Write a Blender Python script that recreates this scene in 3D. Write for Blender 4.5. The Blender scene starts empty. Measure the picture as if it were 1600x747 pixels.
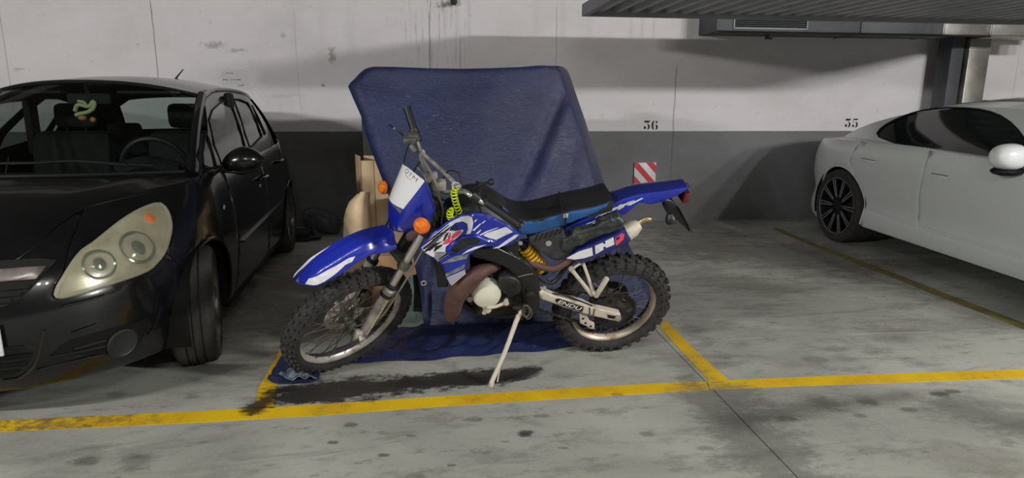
import bpy, bmesh, math, random
import numpy as np
from mathutils import Vector, Matrix
from mathutils.geometry import delaunay_2d_cdt
random.seed(7)
SC = bpy.context.scene
COL = SC.collection
# ---------------------------------------------------------------- camera
F_PX, PITCH, YAW, ROLL, CAM_H = 1021.4861, 0.2100982, 0.1182457, 0.0044197, 1.341575
A = np.array
def _basis():
    cp, sp, cy, sy = math.cos(PITCH), math.sin(PITCH), math.cos(YAW), math.sin(YAW)
    F = A([sy*cp, cy*cp, -sp]); r = A([cy, -sy, 0.]); u = np.cross(r, F)
    cr, sr = math.cos(ROLL), math.sin(ROLL)
    return F, cr*r+sr*u, -sr*r+cr*u
FW, RT, UP = _basis()
O_CAM = A([0., 0., CAM_H])
cam = bpy.data.cameras.new('camera'); camo = bpy.data.objects.new('camera', cam); COL.objects.link(camo)
cam.sensor_fit = 'HORIZONTAL'; cam.sensor_width = 36; cam.lens = F_PX/1600*36; cam.clip_start = .02
camo.matrix_world = Matrix([[RT[i], UP[i], -FW[i], O_CAM[i]] for i in range(3)]+[[0, 0, 0, 1]])
SC.camera = camo
SC.view_settings.view_transform = 'Standard'; SC.view_settings.look = 'None'
SC.view_settings.gamma = 1; SC.view_settings.exposure = 0.5
# ---------------------------------------------------------------- world and lamps
wd = bpy.data.worlds.new('world'); SC.world = wd; wd.use_nodes = True
wd.node_tree.nodes['Background'].inputs[0].default_value = (.012, .012, .013, 1)
def tube_lamp(x, y, z, power, color=(1, .995, .965)):
    # a fluorescent tube: short round emitters in a row, shining all round
    for k in (-.5, 0, .5):
        L = bpy.data.lights.new('tube_lamp', 'POINT'); L.energy = power/3; L.color = color; L.shadow_soft_size = .07
        o = bpy.data.objects.new('tube_lamp', L); COL.objects.link(o); o.location = (x+k, y, z)
tube_lamp(-4.6, -.9, 2.78, 490)
tube_lamp(0.3, -1.1, 2.78, 80)
tube_lamp(5.6, -.9, 2.78, 720)
# ---------------------------------------------------------------- pixel helpers: where a ray of the photograph meets a real surface
def ray(x, y): return FW*F_PX+RT*(x-800)+UP*(373.5-y)
def G(x, y, z=0.): d = ray(x, y); return O_CAM+d*((z-CAM_H)/d[2])
def WY(x, y, Y): d = ray(x, y); return O_CAM+d*(Y/d[1])
def WX(x, y, X): d = ray(x, y); return O_CAM+d*(X/d[0])
def PJ(P): v = A(P, float)-O_CAM; k = v@FW; return A([800+F_PX*(v@RT)/k, 373.5-F_PX*(v@UP)/k])
# ---------------------------------------------------------------- materials
MATS = {}
def lin(c):
    if isinstance(c, str): c = [int(c[i:i+2], 16)/255 for i in (1, 3, 5)]
    return tuple(((x+.055)/1.055)**2.4 if x > .04045 else x/12.92 for x in c)+(1,)
def mat(name, col, rough=.5, metal=0., coat=0., noise=None, bump=None, trans=0., alpha=None, ior=1.5, emit=None, spec=.5):
    """noise=(scale, colour2, lo, hi[, detail]) mixes a second colour in by noise; bump=(scale, strength)"""
    if name in MATS: return MATS[name]
    m = bpy.data.materials.new(name); m.use_nodes = True; nt = m.node_tree; N = nt.nodes; b = N['Principled BSDF']
    b.inputs['Base Color'].default_value = lin(col); b.inputs['Roughness'].default_value = rough
    b.inputs['Metallic'].default_value = metal; b.inputs['Coat Weight'].default_value = coat; b.inputs['Coat Roughness'].default_value = .05
    b.inputs['Transmission Weight'].default_value = trans; b.inputs['IOR'].default_value = ior
    b.inputs['Specular IOR Level'].default_value = spec
    if alpha is not None: b.inputs['Alpha'].default_value = alpha
    if emit: b.inputs['Emission Color'].default_value = lin(col); b.inputs['Emission Strength'].default_value = emit
    tc = None
    if noise or bump: tc = N.new('ShaderNodeTexCoord')
    if noise:
        n = N.new('ShaderNodeTexNoise'); n.inputs['Scale'].default_value = noise[0]; n.inputs['Detail'].default_value = noise[4] if len(noise) > 4 else 5
        nt.links.new(tc.outputs['Object'], n.inputs['Vector'])
        r = N.new('ShaderNodeValToRGB'); e = r.color_ramp.elements
        e[0].position = noise[2]; e[1].position = noise[3]; e[0].color = lin(col); e[1].color = lin(noise[1])
        nt.links.new(n.outputs[0], r.inputs[0]); nt.links.new(r.outputs[0], b.inputs['Base Color'])
    if bump:
        n = N.new('ShaderNodeTexNoise'); n.inputs['Scale'].default_value = bump[0]; n.inputs['Detail'].default_value = 4
        nt.links.new(tc.outputs['Object'], n.inputs['Vector'])
        bp = N.new('ShaderNodeBump'); bp.inputs['Strength'].default_value = bump[1]; bp.inputs['Distance'].default_value = .01
        nt.links.new(n.outputs[0], bp.inputs['Height']); nt.links.new(bp.outputs[0], b.inputs['Normal'])
    MATS[name] = m; return m
class NG:
    """tiny node-graph helper for the bigger shaders"""
    def __init__(s, name):
        s.m = bpy.data.materials.new(name); s.m.use_nodes = True; s.nt = s.m.node_tree; s.b = s.nt.nodes['Principled BSDF']
        g = s.nt.nodes.new('ShaderNodeNewGeometry'); s.pos = g.outputs['Position']
        sp = s.nt.nodes.new('ShaderNodeSeparateXYZ'); s.nt.links.new(s.pos, sp.inputs[0]); s.x, s.y, s.z = sp.outputs
    def put(s, sock, v):
        if isinstance(v, bpy.types.NodeSocket): s.nt.links.new(v, sock)
        else: sock.default_value = v
    def M(s, op, a, b=0., c=0., clamp=False):
        n = s.nt.nodes.new('ShaderNodeMath'); n.operation = op; n.use_clamp = clamp
        for i, v in enumerate((a, b, c)): s.put(n.inputs[i], v)
        return n.outputs[0]
    def noise(s, scale, detail=4, stretch=(1, 1, 1), rough=.55, off=(0, 0, 0), dist=0):
        mp = s.nt.nodes.new('ShaderNodeMapping'); s.nt.links.new(s.pos, mp.inputs[0]); mp.inputs['Scale'].default_value = stretch; mp.inputs['Location'].default_value = off
        n = s.nt.nodes.new('ShaderNodeTexNoise'); s.nt.links.new(mp.outputs[0], n.inputs['Vector'])
        n.inputs['Scale'].default_value = scale; n.inputs['Detail'].default_value = detail; n.inputs['Roughness'].default_value = rough; n.inputs['Distortion'].default_value = dist
        return n.outputs[0]
    def ss(s, v, lo, hi):
        n = s.nt.nodes.new('ShaderNodeMapRange'); n.interpolation_type = 'SMOOTHSTEP'; s.put(n.inputs[0], v)
        n.inputs[1].default_value = lo; n.inputs[2].default_value = hi; return n.outputs[0]
    def mix(s, f, c1, c2):
        n = s.nt.nodes.new('ShaderNodeMix'); n.data_type = 'RGBA'; s.put(n.inputs[0], f)
        s.put(n.inputs[6], lin(c1) if isinstance(c1, str) else c1); s.put(n.inputs[7], lin(c2) if isinstance(c2, str) else c2); return n.outputs[2]
    def bump(s, h, st, d=.01):
        n = s.nt.nodes.new('ShaderNodeBump'); n.inputs['Strength'].default_value = st; n.inputs['Distance'].default_value = d
        s.put(n.inputs['Height'], h); s.nt.links.new(n.outputs[0], s.b.inputs['Normal'])
    def seg(s, p, q):
        """distance on the ground to the segment p-q"""
        px, py = p; dx, dy = q[0]-px, q[1]-py; l2 = dx*dx+dy*dy+1e-9
        ax = s.M('SUBTRACT', s.x, px); ay = s.M('SUBTRACT', s.y, py)
        t = s.M('DIVIDE', s.M('ADD', s.M('MULTIPLY', ax, dx), s.M('MULTIPLY', ay, dy)), l2, clamp=True)
        ex = s.M('SUBTRACT', ax, s.M('MULTIPLY', t, dx)); ey = s.M('SUBTRACT', ay, s.M('MULTIPLY', t, dy))
        return s.M('SQRT', s.M('ADD', s.M('MULTIPLY', ex, ex), s.M('MULTIPLY', ey, ey)))
# ---------------------------------------------------------------- things and parts
def thing(name, label, cat, loc=(0, 0, 0), mw=None, group=None):
    o = bpy.data.objects.new(name, None); COL.objects.link(o); o.empty_display_size = .1
    o.matrix_world = mw if mw is not None else Matrix.Translation(Vector(loc))
    o['label'] = label; o['category'] = cat
    if group: o['group'] = group
    return o
def obj(name, data, m, parent=None, world=False, smooth=35, label=None, kind=None):
    """data=(verts, faces). With world=True vertices are world points, turned into the parent's frame."""
    vs, fs = data[0], data[1]
    me = bpy.data.meshes.new(name)
    root = parent
    while root is not None and root.parent is not None: root = root.parent
    if world and root is not None:
        I = root.matrix_world.inverted(); vs = [tuple(I @ Vector([float(c) for c in v])) for v in vs]
    me.from_pydata([tuple(float(c) for c in v) for v in vs], [], fs)
    bm = bmesh.new(); bm.from_mesh(me); bmesh.ops.recalc_face_normals(bm, faces=bm.faces[:]); bm.to_mesh(me); bm.free()
    if smooth:
        me.polygons.foreach_set('use_smooth', [True]*len(me.polygons)); me.set_sharp_from_angle(angle=math.radians(smooth))
    me.materials.append(m); o = bpy.data.objects.new(name, me); COL.objects.link(o)
    if parent is not None: o.parent = parent
    if label: o['label'] = label
    if kind: o['kind'] = kind
    return o
def tag(o, label, cat, group=None):
    o['label'] = label; o['category'] = cat
    if group: o['group'] = group
    return o
def copy_part(src, parent, mtx=None):
    c = src.copy(); COL.objects.link(c); c.parent = parent
    if mtx is not None: c.matrix_basis = mtx
    return c
# ---------------------------------------------------------------- shapes, all return (verts, faces)
def join(*ds):
    V, Fc = [], []
    for d in ds:
        n = len(V); V += [tuple(v) for v in d[0]]; Fc += [tuple(i+n for i in f) for f in d[1]]
    return V, Fc
def xf(d, fn): return [fn(v) for v in d[0]], d[1]
def mirror(d, axis=2): return [tuple(-c if i == axis else c for i, c in enumerate(v)) for v in d[0]], d[1]
def box(c, s, bev=0.):
    hx, hy, hz = s[0]/2, s[1]/2, s[2]/2
    if bev <= 0:
        V = [(c[0]+i*hx, c[1]+j*hy, c[2]+k*hz) for i in (-1, 1) for j in (-1, 1) for k in (-1, 1)]
        return V, [(0, 1, 3, 2), (4, 6, 7, 5), (0, 4, 5, 1), (2, 3, 7, 6), (0, 2, 6, 4), (1, 5, 7, 3)]
    bm = bmesh.new(); bmesh.ops.create_cube(bm, size=1)
    for v in bm.verts: v.co = Vector((c[0]+v.co.x*s[0], c[1]+v.co.y*s[1], c[2]+v.co.z*s[2]))
    bmesh.ops.bevel(bm, geom=bm.edges[:], offset=min(bev, .45*min(s)), segments=2, affect='EDGES', profile=.5)
    bm.verts.index_update(); d = ([tuple(v.co) for v in bm.verts], [tuple(v.index for v in f.verts) for f in bm.faces]); bm.free(); return d
def obox(p0, p1, wid, th, side, bev=0.):
    """a bar of width wid (along side) and thickness th from p0 to p1"""
    p0, p1 = A(p0, float), A(p1, float); d = p1-p0; L = np.linalg.norm(d); d /= L
    s = A(side, float); s = s-d*(s@d); s /= np.linalg.norm(s); n = np.cross(d, s); m = (p0+p1)/2
    return xf(box((0, 0, 0), (L, wid, th), bev), lambda v: tuple(m+d*v[0]+s*v[1]+n*v[2]))
def cr(P, n=6, closed=False):
    """Catmull-Rom through points"""
    P = [A(p, float) for p in P]; out = []; m = len(P)
    for i in range(m if closed else m-1):
        p1, p2 = P[i], P[(i+1) % m]
        p0 = P[i-1] if (closed or i > 0) else 2*p1-p2
        p3 = P[(i+2) % m] if (closed or i+2 < m) else 2*p2-p1
        for k in range(n):
            t = k/n
            out.append(.5*((2*p1)+(p2-p0)*t+(2*p0-5*p1+4*p2-p3)*t*t+(3*p1-p0-3*p2+p3)*t**3))
    if not closed: out.append(P[-1])
    return out
def tube(P, r, n=10, sm=0, cap=True, flat=1., closed=False):
    P = [A(p, float) for p in P]
    R = [r]*len(P) if not hasattr(r, '__len__') else list(r)
    if sm:
        Q = cr([np.append(p, q) for p, q in zip(P, R)], sm, closed); P = [q[:3] for q in Q]; R = [max(q[3], 1e-4) for q in Q]
    V, Fc = [], []; m = len(P)
    T = []
    for i in range(m):
        a, b = (P[(i+1) % m] if closed else P[min(i+1, m-1)]), (P[i-1] if (closed or i > 0) else P[0])
        t = a-b; T.append(t/(np.linalg.norm(t)+1e-12))
    ref = A([0, 0, 1.]) if abs(T[0][2]) < .9 else A([1., 0, 0])
    s = ref-T[0]*(ref@T[0]); s /= np.linalg.norm(s)
    for i in range(m):
        s = s-T[i]*(s@T[i]); s /= np.linalg.norm(s)+1e-12; b = np.cross(T[i], s)
        for k in range(n):
            t = 2*math.pi*k/n; V.append(tuple(P[i]+R[i]*(math.cos(t)*s+flat*math.sin(t)*b)))
    for i in range(m if closed else m-1):
        j = (i+1) % m
        for k in range(n): Fc.append((i*n+k, i*n+(k+1) % n, j*n+(k+1) % n, j*n+k))
    if cap and not closed: Fc += [tuple(range(n))[::-1], tuple((m-1)*n+k for k in range(n))]
    return V, Fc
def lathe(prof, c=(0, 0, 0), ax=(0, 0, 1), n=24, a0=0., a1=2*math.pi, closed_prof=False, cap=True):
    """prof: (radius, height) along ax"""
    c = A(c, float); ax = A(ax, float); ax /= np.linalg.norm(ax)
    ref = A([1., 0, 0]) if abs(ax[0]) < .9 else A([0, 1., 0]); s = ref-ax*(ref@ax); s /= np.linalg.norm(s); b = np.cross(ax, s)
    full = abs(a1-a0-2*math.pi) < 1e-6; steps = n if full else n+1
    V = [tuple(c+ax*h+r*(math.cos(a0+(a1-a0)*k/n)*s+math.sin(a0+(a1-a0)*k/n)*b)) for r, h in prof for k in range(steps)]
    Fc = []; m = len(prof)
    for i in range(m if closed_prof else m-1):
        j = (i+1) % m
        for k in range(n):
            k2 = (k+1) % steps; Fc.append((i*steps+k, i*steps+k2, j*steps+k2, j*steps+k))
    if cap and not closed_prof and full:
        if prof[0][0] > 1e-5: Fc.append(tuple(range(steps))[::-1])
        if prof[-1][0] > 1e-5: Fc.append(tuple((m-1)*steps+k for k in range(steps)))
    return V, Fc
def loft(rows, closed=False):
    n = len(rows[0]); V = [tuple(p) for r in rows for p in r]
    return V, [(i*n+k, i*n+(k+1) % n, (i+1)*n+(k+1) % n, (i+1)*n+k) for i in range(len(rows)-1) for k in range(n if closed else n-1)]
def ellipsoid(c, r, n=14):
    c = A(c, float); m = n//2
    V = [(c[0]+r[0]*math.sin(math.pi*i/m)*math.cos(2*math.pi*k/n), c[1]+r[1]*math.sin(math.pi*i/m)*math.sin(2*math.pi*k/n), c[2]+r[2]*math.cos(math.pi*i/m)) for i in range(m+1) for k in range(n)]
    return V, [(i*n+k, i*n+(k+1) % n, (i+1)*n+(k+1) % n, (i+1)*n+k) for i in range(m) for k in range(n)]
def thicken(d, t, dirv=None):
    """gives an open sheet real thickness t (moved against its normals, or along dirv)"""
    me = bpy.data.meshes.new('t'); me.from_pydata([tuple(map(float, v)) for v in d[0]], [], d[1])
    bm = bmesh.new(); bm.from_mesh(me); bpy.data.meshes.remove(me)
    if dirv is None: bmesh.ops.recalc_face_normals(bm, faces=bm.faces[:])
    bm.normal_update(); bm.verts.index_update()
    n = len(bm.verts); V = [v.co.copy() for v in bm.verts]
    off = [(Vector(dirv)*t if dirv is not None else -v.normal*t) for v in bm.verts]
    fs = [tuple(v.index for v in f.verts) for f in bm.faces]
    rim = [(e.verts[0].index, e.verts[1].index) for e in bm.edges if len(e.link_faces) == 1]; bm.free()
    return [tuple(v) for v in V]+[tuple(v+o) for v, o in zip(V, off)], fs+[tuple(i+n for i in f[::-1]) for f in fs]+[(a, b, b+n, a+n) for a, b in rim]
def _pdist(Q, P):
    Q = np.asarray(Q); P = np.asarray(P); d = np.full(len(Q), 1e9)
    for i in range(len(P)):
        a, b = P[i], P[(i+1) % len(P)]; ab = b-a; t = np.clip(((Q-a)@ab)/(ab@ab+1e-15), 0, 1)
        d = np.minimum(d, np.hypot(*(Q-(a+t[:, None]*ab)).T))
    return d
def _inside(Q, P):
    Q = np.asarray(Q); P = np.asarray(P); c = np.zeros(len(Q), bool)
    for i in range(len(P)):
        (x1, y1), (x2, y2) = P[i], P[(i+1) % len(P)]
        if y1 == y2: continue
        c ^= ((y1 > Q[:, 1]) != (y2 > Q[:, 1])) & (Q[:, 0] < (x2-x1)*(Q[:, 1]-y1)/(y2-y1)+x1)
    return c
def densify(P, step):
    out = []
    for i in range(len(P)):
        a, b = A(P[i], float), A(P[(i+1) % len(P)], float); n = max(1, int(np.linalg.norm(b-a)/step))
        out += [a+(b-a)*k/n for k in range(n)]
    return out
def sheet(poly, step, holes=(), rings=()):
    """triangulated 2D polygon with holes and inner points; returns pts, faces, distance to the edge"""
    B = densify(poly, step); Hs = [densify(h, step) for h in holes]; allb = [np.array(B)]+[np.array(h) for h in Hs]
    Bn = allb[0]; lo, hi = Bn.min(0), Bn.max(0)
    gx, gy = np.meshgrid(np.arange(lo[0]+step*.5, hi[0], step), np.arange(lo[1]+step*.5, hi[1], step*.87)); gx[1::2] += step*.5
    Q = np.c_[gx.ravel(), gy.ravel()]
    def ok(Q, dmin):
        if len(Q) == 0: return Q
        k = _inside(Q, Bn)
        for h in allb[1:]: k &= ~_inside(Q, h)
        Q = Q[k]
        if len(Q) == 0: return Q
        d = np.min([_pdist(Q, b) for b in allb], 0); return Q[d > dmin]
    Q = ok(Q, max(step*.45, (max(rings)*1.15 if len(rings) else 0)))
    pts = [Q]
    for r in rings:
        for b in allb:
            t = np.roll(b, -1, 0)-np.roll(b, 1, 0); nn = np.c_[-t[:, 1], t[:, 0]]; nn /= np.linalg.norm(nn, axis=1)[:, None]+1e-12
            for sg in (1, -1): pts.append(ok(b+nn*r*sg, r*.97))
    V2 = []; E = []
    for b in allb:
        n0 = len(V2); V2 += [tuple(p) for p in b]; E += [(n0+i, n0+(i+1) % len(b)) for i in range(len(b))]
    for q in pts: V2 += [tuple(p) for p in q]
    fc = []; n0 = 0
    for i, b in enumerate(allb):
        idx = list(range(n0, n0+len(b))); n0 += len(b)
        ar = sum(b[j][0]*b[(j+1) % len(b)][1]-b[(j+1) % len(b)][0]*b[j][1] for j in range(len(b)))
        if (ar < 0) != (i > 0): idx = idx[::-1]
        fc.append(idx)
    r = delaunay_2d_cdt([Vector(p) for p in V2], E, fc[:1] if len(fc) == 1 else [], 1 if len(fc) == 1 else 0, 1e-7)
    P = np.array([tuple(v) for v in r[0]]); T = [tuple(f) for f in r[2]]
    cen = np.array([P[list(f)].mean(0) for f in T]); k = _inside(cen, Bn)
    for h in allb[1:]: k &= ~_inside(cen, h)
    T = [f for f, kk in zip(T, k) if kk]
    used = sorted({i for f in T for i in f}); mp = {j: i for i, j in enumerate(used)}
    P = P[used]; T = [tuple(mp[i] for i in f) for f in T]
    return P, T, np.min([_pdist(P, b) for b in allb], 0)
def patch(poly, fn, step=.03, holes=(), r=0., th=.003, off=0.):
    """a panel on the surface fn(a,b)->point: edges rolled in by r, thickness th, lifted by off"""
    P, T, d = sheet(poly, step, holes, (r*.12, r*.4, r*.8) if r > 0 else ())
    ins = np.zeros(len(P)) if r <= 0 else r*(1-np.sqrt(np.clip(1-(1-np.minimum(d/r, 1))**2, 0, 1)))
    V, Nn = [], []; e = 1e-3
    for (a, b), s in zip(P, ins):
        p = A(fn(a, b), float); n = np.cross(A(fn(a+e, b))-p, A(fn(a, b+e))-p); n /= np.linalg.norm(n)+1e-15
        V.append(p+n*(off-s)); Nn.append(n)
    n0 = len(V); Bk = [v-n*th for v, n in zip(V, Nn)]
    cnt = {}
    for f in T:
        for i in range(3): k = (f[i], f[(i+1) % 3]); cnt[tuple(sorted(k))] = cnt.get(tuple(sorted(k)), 0)+1; 
    rim = [k for k, c in cnt.items() if c == 1]
    return V+Bk, T+[tuple(i+n0 for i in f[::-1]) for f in T]+[(a, b, b+n0, a+n0) for a, b in rim]
def inv(fn, px, py, a, b):
    """surface parameters whose point projects on pixel (px,py)"""
    q = A([a, b], float)
    for _ in range(25):
        p0 = PJ(fn(*q)); r = p0-A([px, py]); e = 1e-4
        J = np.c_[(PJ(fn(q[0]+e, q[1]))-p0)/e, (PJ(fn(q[0], q[1]+e))-p0)/e]
        try: st = np.linalg.solve(J, r)
        except Exception: break
        l = np.linalg.norm(st); q = q-st*min(1, .25/(l+1e-9))
        if l < 1e-6: break
    return q
def spline(xs, ys):
    """monotone-ish smooth interpolation"""
    xs, ys = A(xs, float), A(ys, float); m = np.gradient(ys, xs)
    def f(x):
        x = min(max(x, xs[0]), xs[-1]); i = min(int(np.searchsorted(xs, x, 'right'))-1, len(xs)-2); h = xs[i+1]-xs[i]; t = (x-xs[i])/h
        return (2*t**3-3*t*t+1)*ys[i]+(t**3-2*t*t+t)*h*m[i]+(-2*t**3+3*t*t)*ys[i+1]+(t**3-t*t)*h*m[i+1]
    return f
_tx = {}
def text_mesh(s, shear=0., bold=0.):
    """unit-height lettering as flat faces, x from 0 to its width"""
    c = bpy.data.curves.new('lettering', 'FONT'); c.body = s; c.size = 1; c.shear = shear; c.offset = bold; c.resolution_u = 3; c.fill_mode = 'FRONT'
    o = bpy.data.objects.new('lettering', c); COL.objects.link(o); dg = bpy.context.evaluated_depsgraph_get(); me = bpy.data.meshes.new_from_object(o.evaluated_get(dg))
    V = np.array([tuple(v.co) for v in me.vertices]); Fc = [tuple(p.vertices) for p in me.polygons]
    bpy.data.objects.remove(o); bpy.data.curves.remove(c); bpy.data.meshes.remove(me)
    V[:, 0] -= V[:, 0].min(); V[:, 1] -= V[:, 1].min(); w = V[:, 0].max(); h = V[:, 1].max()
    return V[:, :2]/A([w, h]), Fc
def quadmap(q):
    """unit square -> quad q=(bl, br, tr, tl)"""
    q = [A(p, float) for p in q]
    return lambda a, b: q[0]*(1-a)*(1-b)+q[1]*a*(1-b)+q[2]*a*b+q[3]*(1-a)*b
# ================================================================ the garage
WALL_Y, DADO, CEIL = 7.084, 1.0075, 2.95
def struct(name, data, m, label=None):
    o = obj(name, data, m, smooth=0); o['kind'] = 'structure'
    if label: o['label'] = label
    return o
# wall paint: white above a grey dado, with stains and casting joints
g = NG('wall_paint')
n1 = g.noise(1.1, 5, (1, 1, 1.6)); n2 = g.noise(14, 6); n3 = g.noise(6, 6, (7, 1, .35), .7)
white = g.mix(g.ss(n1, .35, .75), '#e6e1e4', '#d8d3d5')
white = g.mix(g.M('MULTIPLY', g.ss(n2, .62, .8), .25), white, '#8f8a88')
grey = g.mix(g.ss(n1, .3, .7), '#7c7c80', '#6c6b6c'); grey = g.mix(g.M('MULTIPLY', g.ss(n2, .6, .8), .35), grey, '#949496')
c = g.mix(g.M('GREATER_THAN', g.M('ADD', g.z, g.M('MULTIPLY', g.M('SUBTRACT', n2, .5), .006)), DADO), grey, white)
# vertical dirt streaks in the band above the tarpaulin
xa, xb = WY(668, 60, WALL_Y)[0], WY(725, 60, WALL_Y)[0]
band = g.M('MULTIPLY', g.ss(g.x, xa-.45, xa), g.M('SUBTRACT', 1., g.ss(g.x, xb-.05, xb+.08)))
up = g.ss(g.z, 1.55, 2.4)
c = g.mix(g.M('MULTIPLY', g.M('MULTIPLY', band, g.ss(n3, .52, .7)), g.M('ADD', .35, g.M('MULTIPLY', up, .5))), c, '#4c4846')
# shutter joints and hairline cracks
wob = g.M('MULTIPLY', g.M('SUBTRACT', g.noise(5, 3), .5), .03)
for (px, py, hw_, st, lo, hi) in ((241, 60, .006, .75, 1.5, 2.28), (671, 60, .006, .75, 1.6, 2.2), (719, 75, .005, .6, 1.6, 2.0), (869, 60, .006, .4, 0, 2.3), (1049, 250, .01, .5, 0, 1.7), (462, 60, .006, .2, 1.2, 2.2), (5, 60, .006, .4, 1.2, 2.3), (1590, 100, .006, .3, 0, 2.5)):
    x0 = WY(px, py, WALL_Y)[0]; dx = g.M('ABSOLUTE', g.M('SUBTRACT', g.M('ADD', g.x, wob), x0))
    k = g.M('MULTIPLY', g.M('SUBTRACT', 1., g.ss(dx, hw_*.4, hw_)), g.M('MULTIPLY', g.ss(g.z, lo-.05, lo+.05), g.M('SUBTRACT', 1., g.ss(g.z, hi-.05, hi+.05))))
    c = g.mix(g.M('MULTIPLY', k, st), c, '#4a4748')
# scuffs where the plaster is marked
for (px, py, rx, rz, st) in ((519, 88, .06, .12, .6), (505, 133, .03, .03, .7), (335, 70, .16, .05, .45), (372, 78, .14, .03, .4), (443, 55, .05, .04, .35), (440, 150, .3, .03, .15), (30, 108, .1, .02, .3), (693, 8, .12, .05, .8), (215, 70, .02, .02, .5)):
    P0 = WY(px, py, WALL_Y)
    dx = g.M('DIVIDE', g.M('SUBTRACT', g.x, float(P0[0])), rx); dz = g.M('DIVIDE', g.M('SUBTRACT', g.z, float(P0[2])), rz)
    dd = g.M('SQRT', g.M('ADD', g.M('MULTIPLY', dx, dx), g.M('MULTIPLY', dz, dz)))
    k = g.M('SUBTRACT', 1., g.ss(g.M('ADD', dd, g.M('MULTIPLY', g.noise(22, 4), 2.2)), 1.2, 2.0)); c = g.mix(g.M('MULTIPLY', k, st), c, '#5f5a55')
g.put(g.b.inputs['Base Color'], c); g.b.inputs['Roughness'].default_value = .75
g.bump(g.M('ADD', n2, g.M('MULTIPLY', n1, 2.)), .35, .006)
M_WALL = g.m
# concrete floor
def stain_and_shade_ops(g, c):
    n = g.M('ADD', g.M('ADD', g.M('MULTIPLY', g.noise(4.5, 7, (1, 2, 1), rough=.72), 1.4), g.M('MULTIPLY', g.noise(28, 5, (1, 1.5, 1), rough=.7), .7)), -.55); nb = g.noise(2.2, 4)
    def blob(p, q, rad, st, col, soft=.05):
        nonlocal c
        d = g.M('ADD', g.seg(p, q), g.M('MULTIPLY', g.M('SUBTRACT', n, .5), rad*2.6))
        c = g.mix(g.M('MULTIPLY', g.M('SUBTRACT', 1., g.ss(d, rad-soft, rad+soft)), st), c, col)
    P = lambda x, y: tuple(G(x, y)[:2])
    blob(P(455, 618), P(815, 583), .095, .93, '#241e1b', .03); blob(P(470, 612), P(600, 601), .11, .85, '#2f2a27', .04); blob(P(640, 600), P(800, 590), .05, .7, '#241d1a', .03)
    blob(P(395, 640), P(440, 610), .05, .92, '#15130f', .03); blob(P(470, 615), P(560, 600), .07, .6, '#2a2725', .04)
    blob(P(1120, 620), P(1230, 747), .17, .6, '#5b5954', .10); blob(P(1150, 660), P(1290, 630), .07, .6, '#4a4743', .06); blob(P(1290, 632), P(1420, 618), .05, .5, '#4a4743', .05); blob(P(1500, 640), P(1600, 665), .12, .55, '#4c4a47', .08); blob(P(1480, 715), P(1600, 730), .10, .4, '#6b635a', .1)
    blob(P(1060, 560), P(1090, 590), .08, .35, '#55524e', .08); blob(P(100, 735), P(30, 700), .1, .25, '#5f5b57', .1)
    blob(P(1100, 385), P(1260, 400), .55, .65, '#5b524c', .35); blob(P(1120, 440), P(1200, 450), .22, .45, '#5a514b', .15); blob(P(1080, 505), P(1180, 520), .12, .3, '#6b6058', .1); blob(P(1390, 520), P(1560, 505), .12, .35, '#5d554f', .12); blob(P(560, 470), P(395, 430), .6, .5, '#5d5853', .4); blob(P(1080, 470), P(1300, 470), .35, .25, '#6b645f', .3)  # browner bay floor, with the shade between the vehicles painted in
    for (x, y, r_, s_) in ((1355, 628, .03, .6), (1465, 616, .03, .7), (1490, 612, .02, .6), (1345, 650, .02, .5), (1230, 655, .03, .5), (1420, 640, .02, .5), (965, 617, .02, .4), (845, 650, .02, .4), (1100, 700, .02, .4), (210, 722, .05, .4), (460, 600, .03, .4), (300, 620, .02, .4), (180, 617, .03, .4), (822, 676, .018, .8), (820, 680, .016, .8), (600, 711, .012, .7), (521, 692, .012, .7), (548, 664, .014, .6), (642, 681, .01, .5), (706, 727, .008, .6), (137, 720, .03, .5), (560, 724, .008, .4), (1010, 678, .02, .45), (880, 700, .012, .5), (1275, 562, .05, .35), (1320, 560, .05, .35), (1305, 545, .04, .35), (790, 690, .008, .5), (650, 745, .02, .4), (740, 655, .02, .4)):
        blob(P(x-4, y), P(x+4, y), r_, s_, '#33302d', r_*.6)
    return c
g = NG('concrete_floor')
a1 = g.noise(.8, 6, (1, 1.6, 1), .6, dist=.6); a2 = g.noise(3.4, 7, (1, 1.8, 1), .7, off=(3, 1, 0)); a3 = g.noise(60, 3); a4 = g.noise(1.6, 6, (.8, 2.6, 1), .65, off=(7, 4, 0), dist=1.2)
c = g.mix(g.ss(a1, .3, .72), '#b6b8af', '#95968f'); c = g.mix(g.M('MULTIPLY', g.ss(a2, .5, .66), .45), c, '#6f6c67'); c = g.mix(g.M('MULTIPLY', g.ss(a4, .52, .68), .45), c, '#6a6766')
c = g.mix(g.M('MULTIPLY', g.ss(g.noise(5, 7, (1, 2.2, 1), .75, off=(11, 3, 0)), .57, .64), .4), c, '#504d49')
c = g.mix(g.M('MULTIPLY', g.ss(a3, .55, .75), .25), c, '#c2bfb8')
c = stain_and_shade_ops(g, c)
for (p, q, st) in (((1130, 531), (1232, 525), .4), ((1325, 522), (1455, 519), .6), ((235, 569), (400, 565), .5), ((1505, 517), (1560, 514), .3)):
    P, Q = G(*p), G(*q); k = g.M('SUBTRACT', 1., g.ss(g.seg(P[:2], Q[:2]), .002, .006)); c = g.mix(g.M('MULTIPLY', k, st), c, '#e9e6df')
g.put(g.b.inputs['Base Color'], c); g.put(g.b.inputs['Roughness'], g.M('ADD', .5, g.M('MULTIPLY', a2, .3)))
g.bump(g.M('ADD', a2, g.M('MULTIPLY', a3, .3)), .4, .006)
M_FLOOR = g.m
M_CEIL = mat('ceiling_concrete', '#7d7a77', .85, noise=(2, '#6f6c69', .3, .7), bump=(30, .2))
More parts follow.
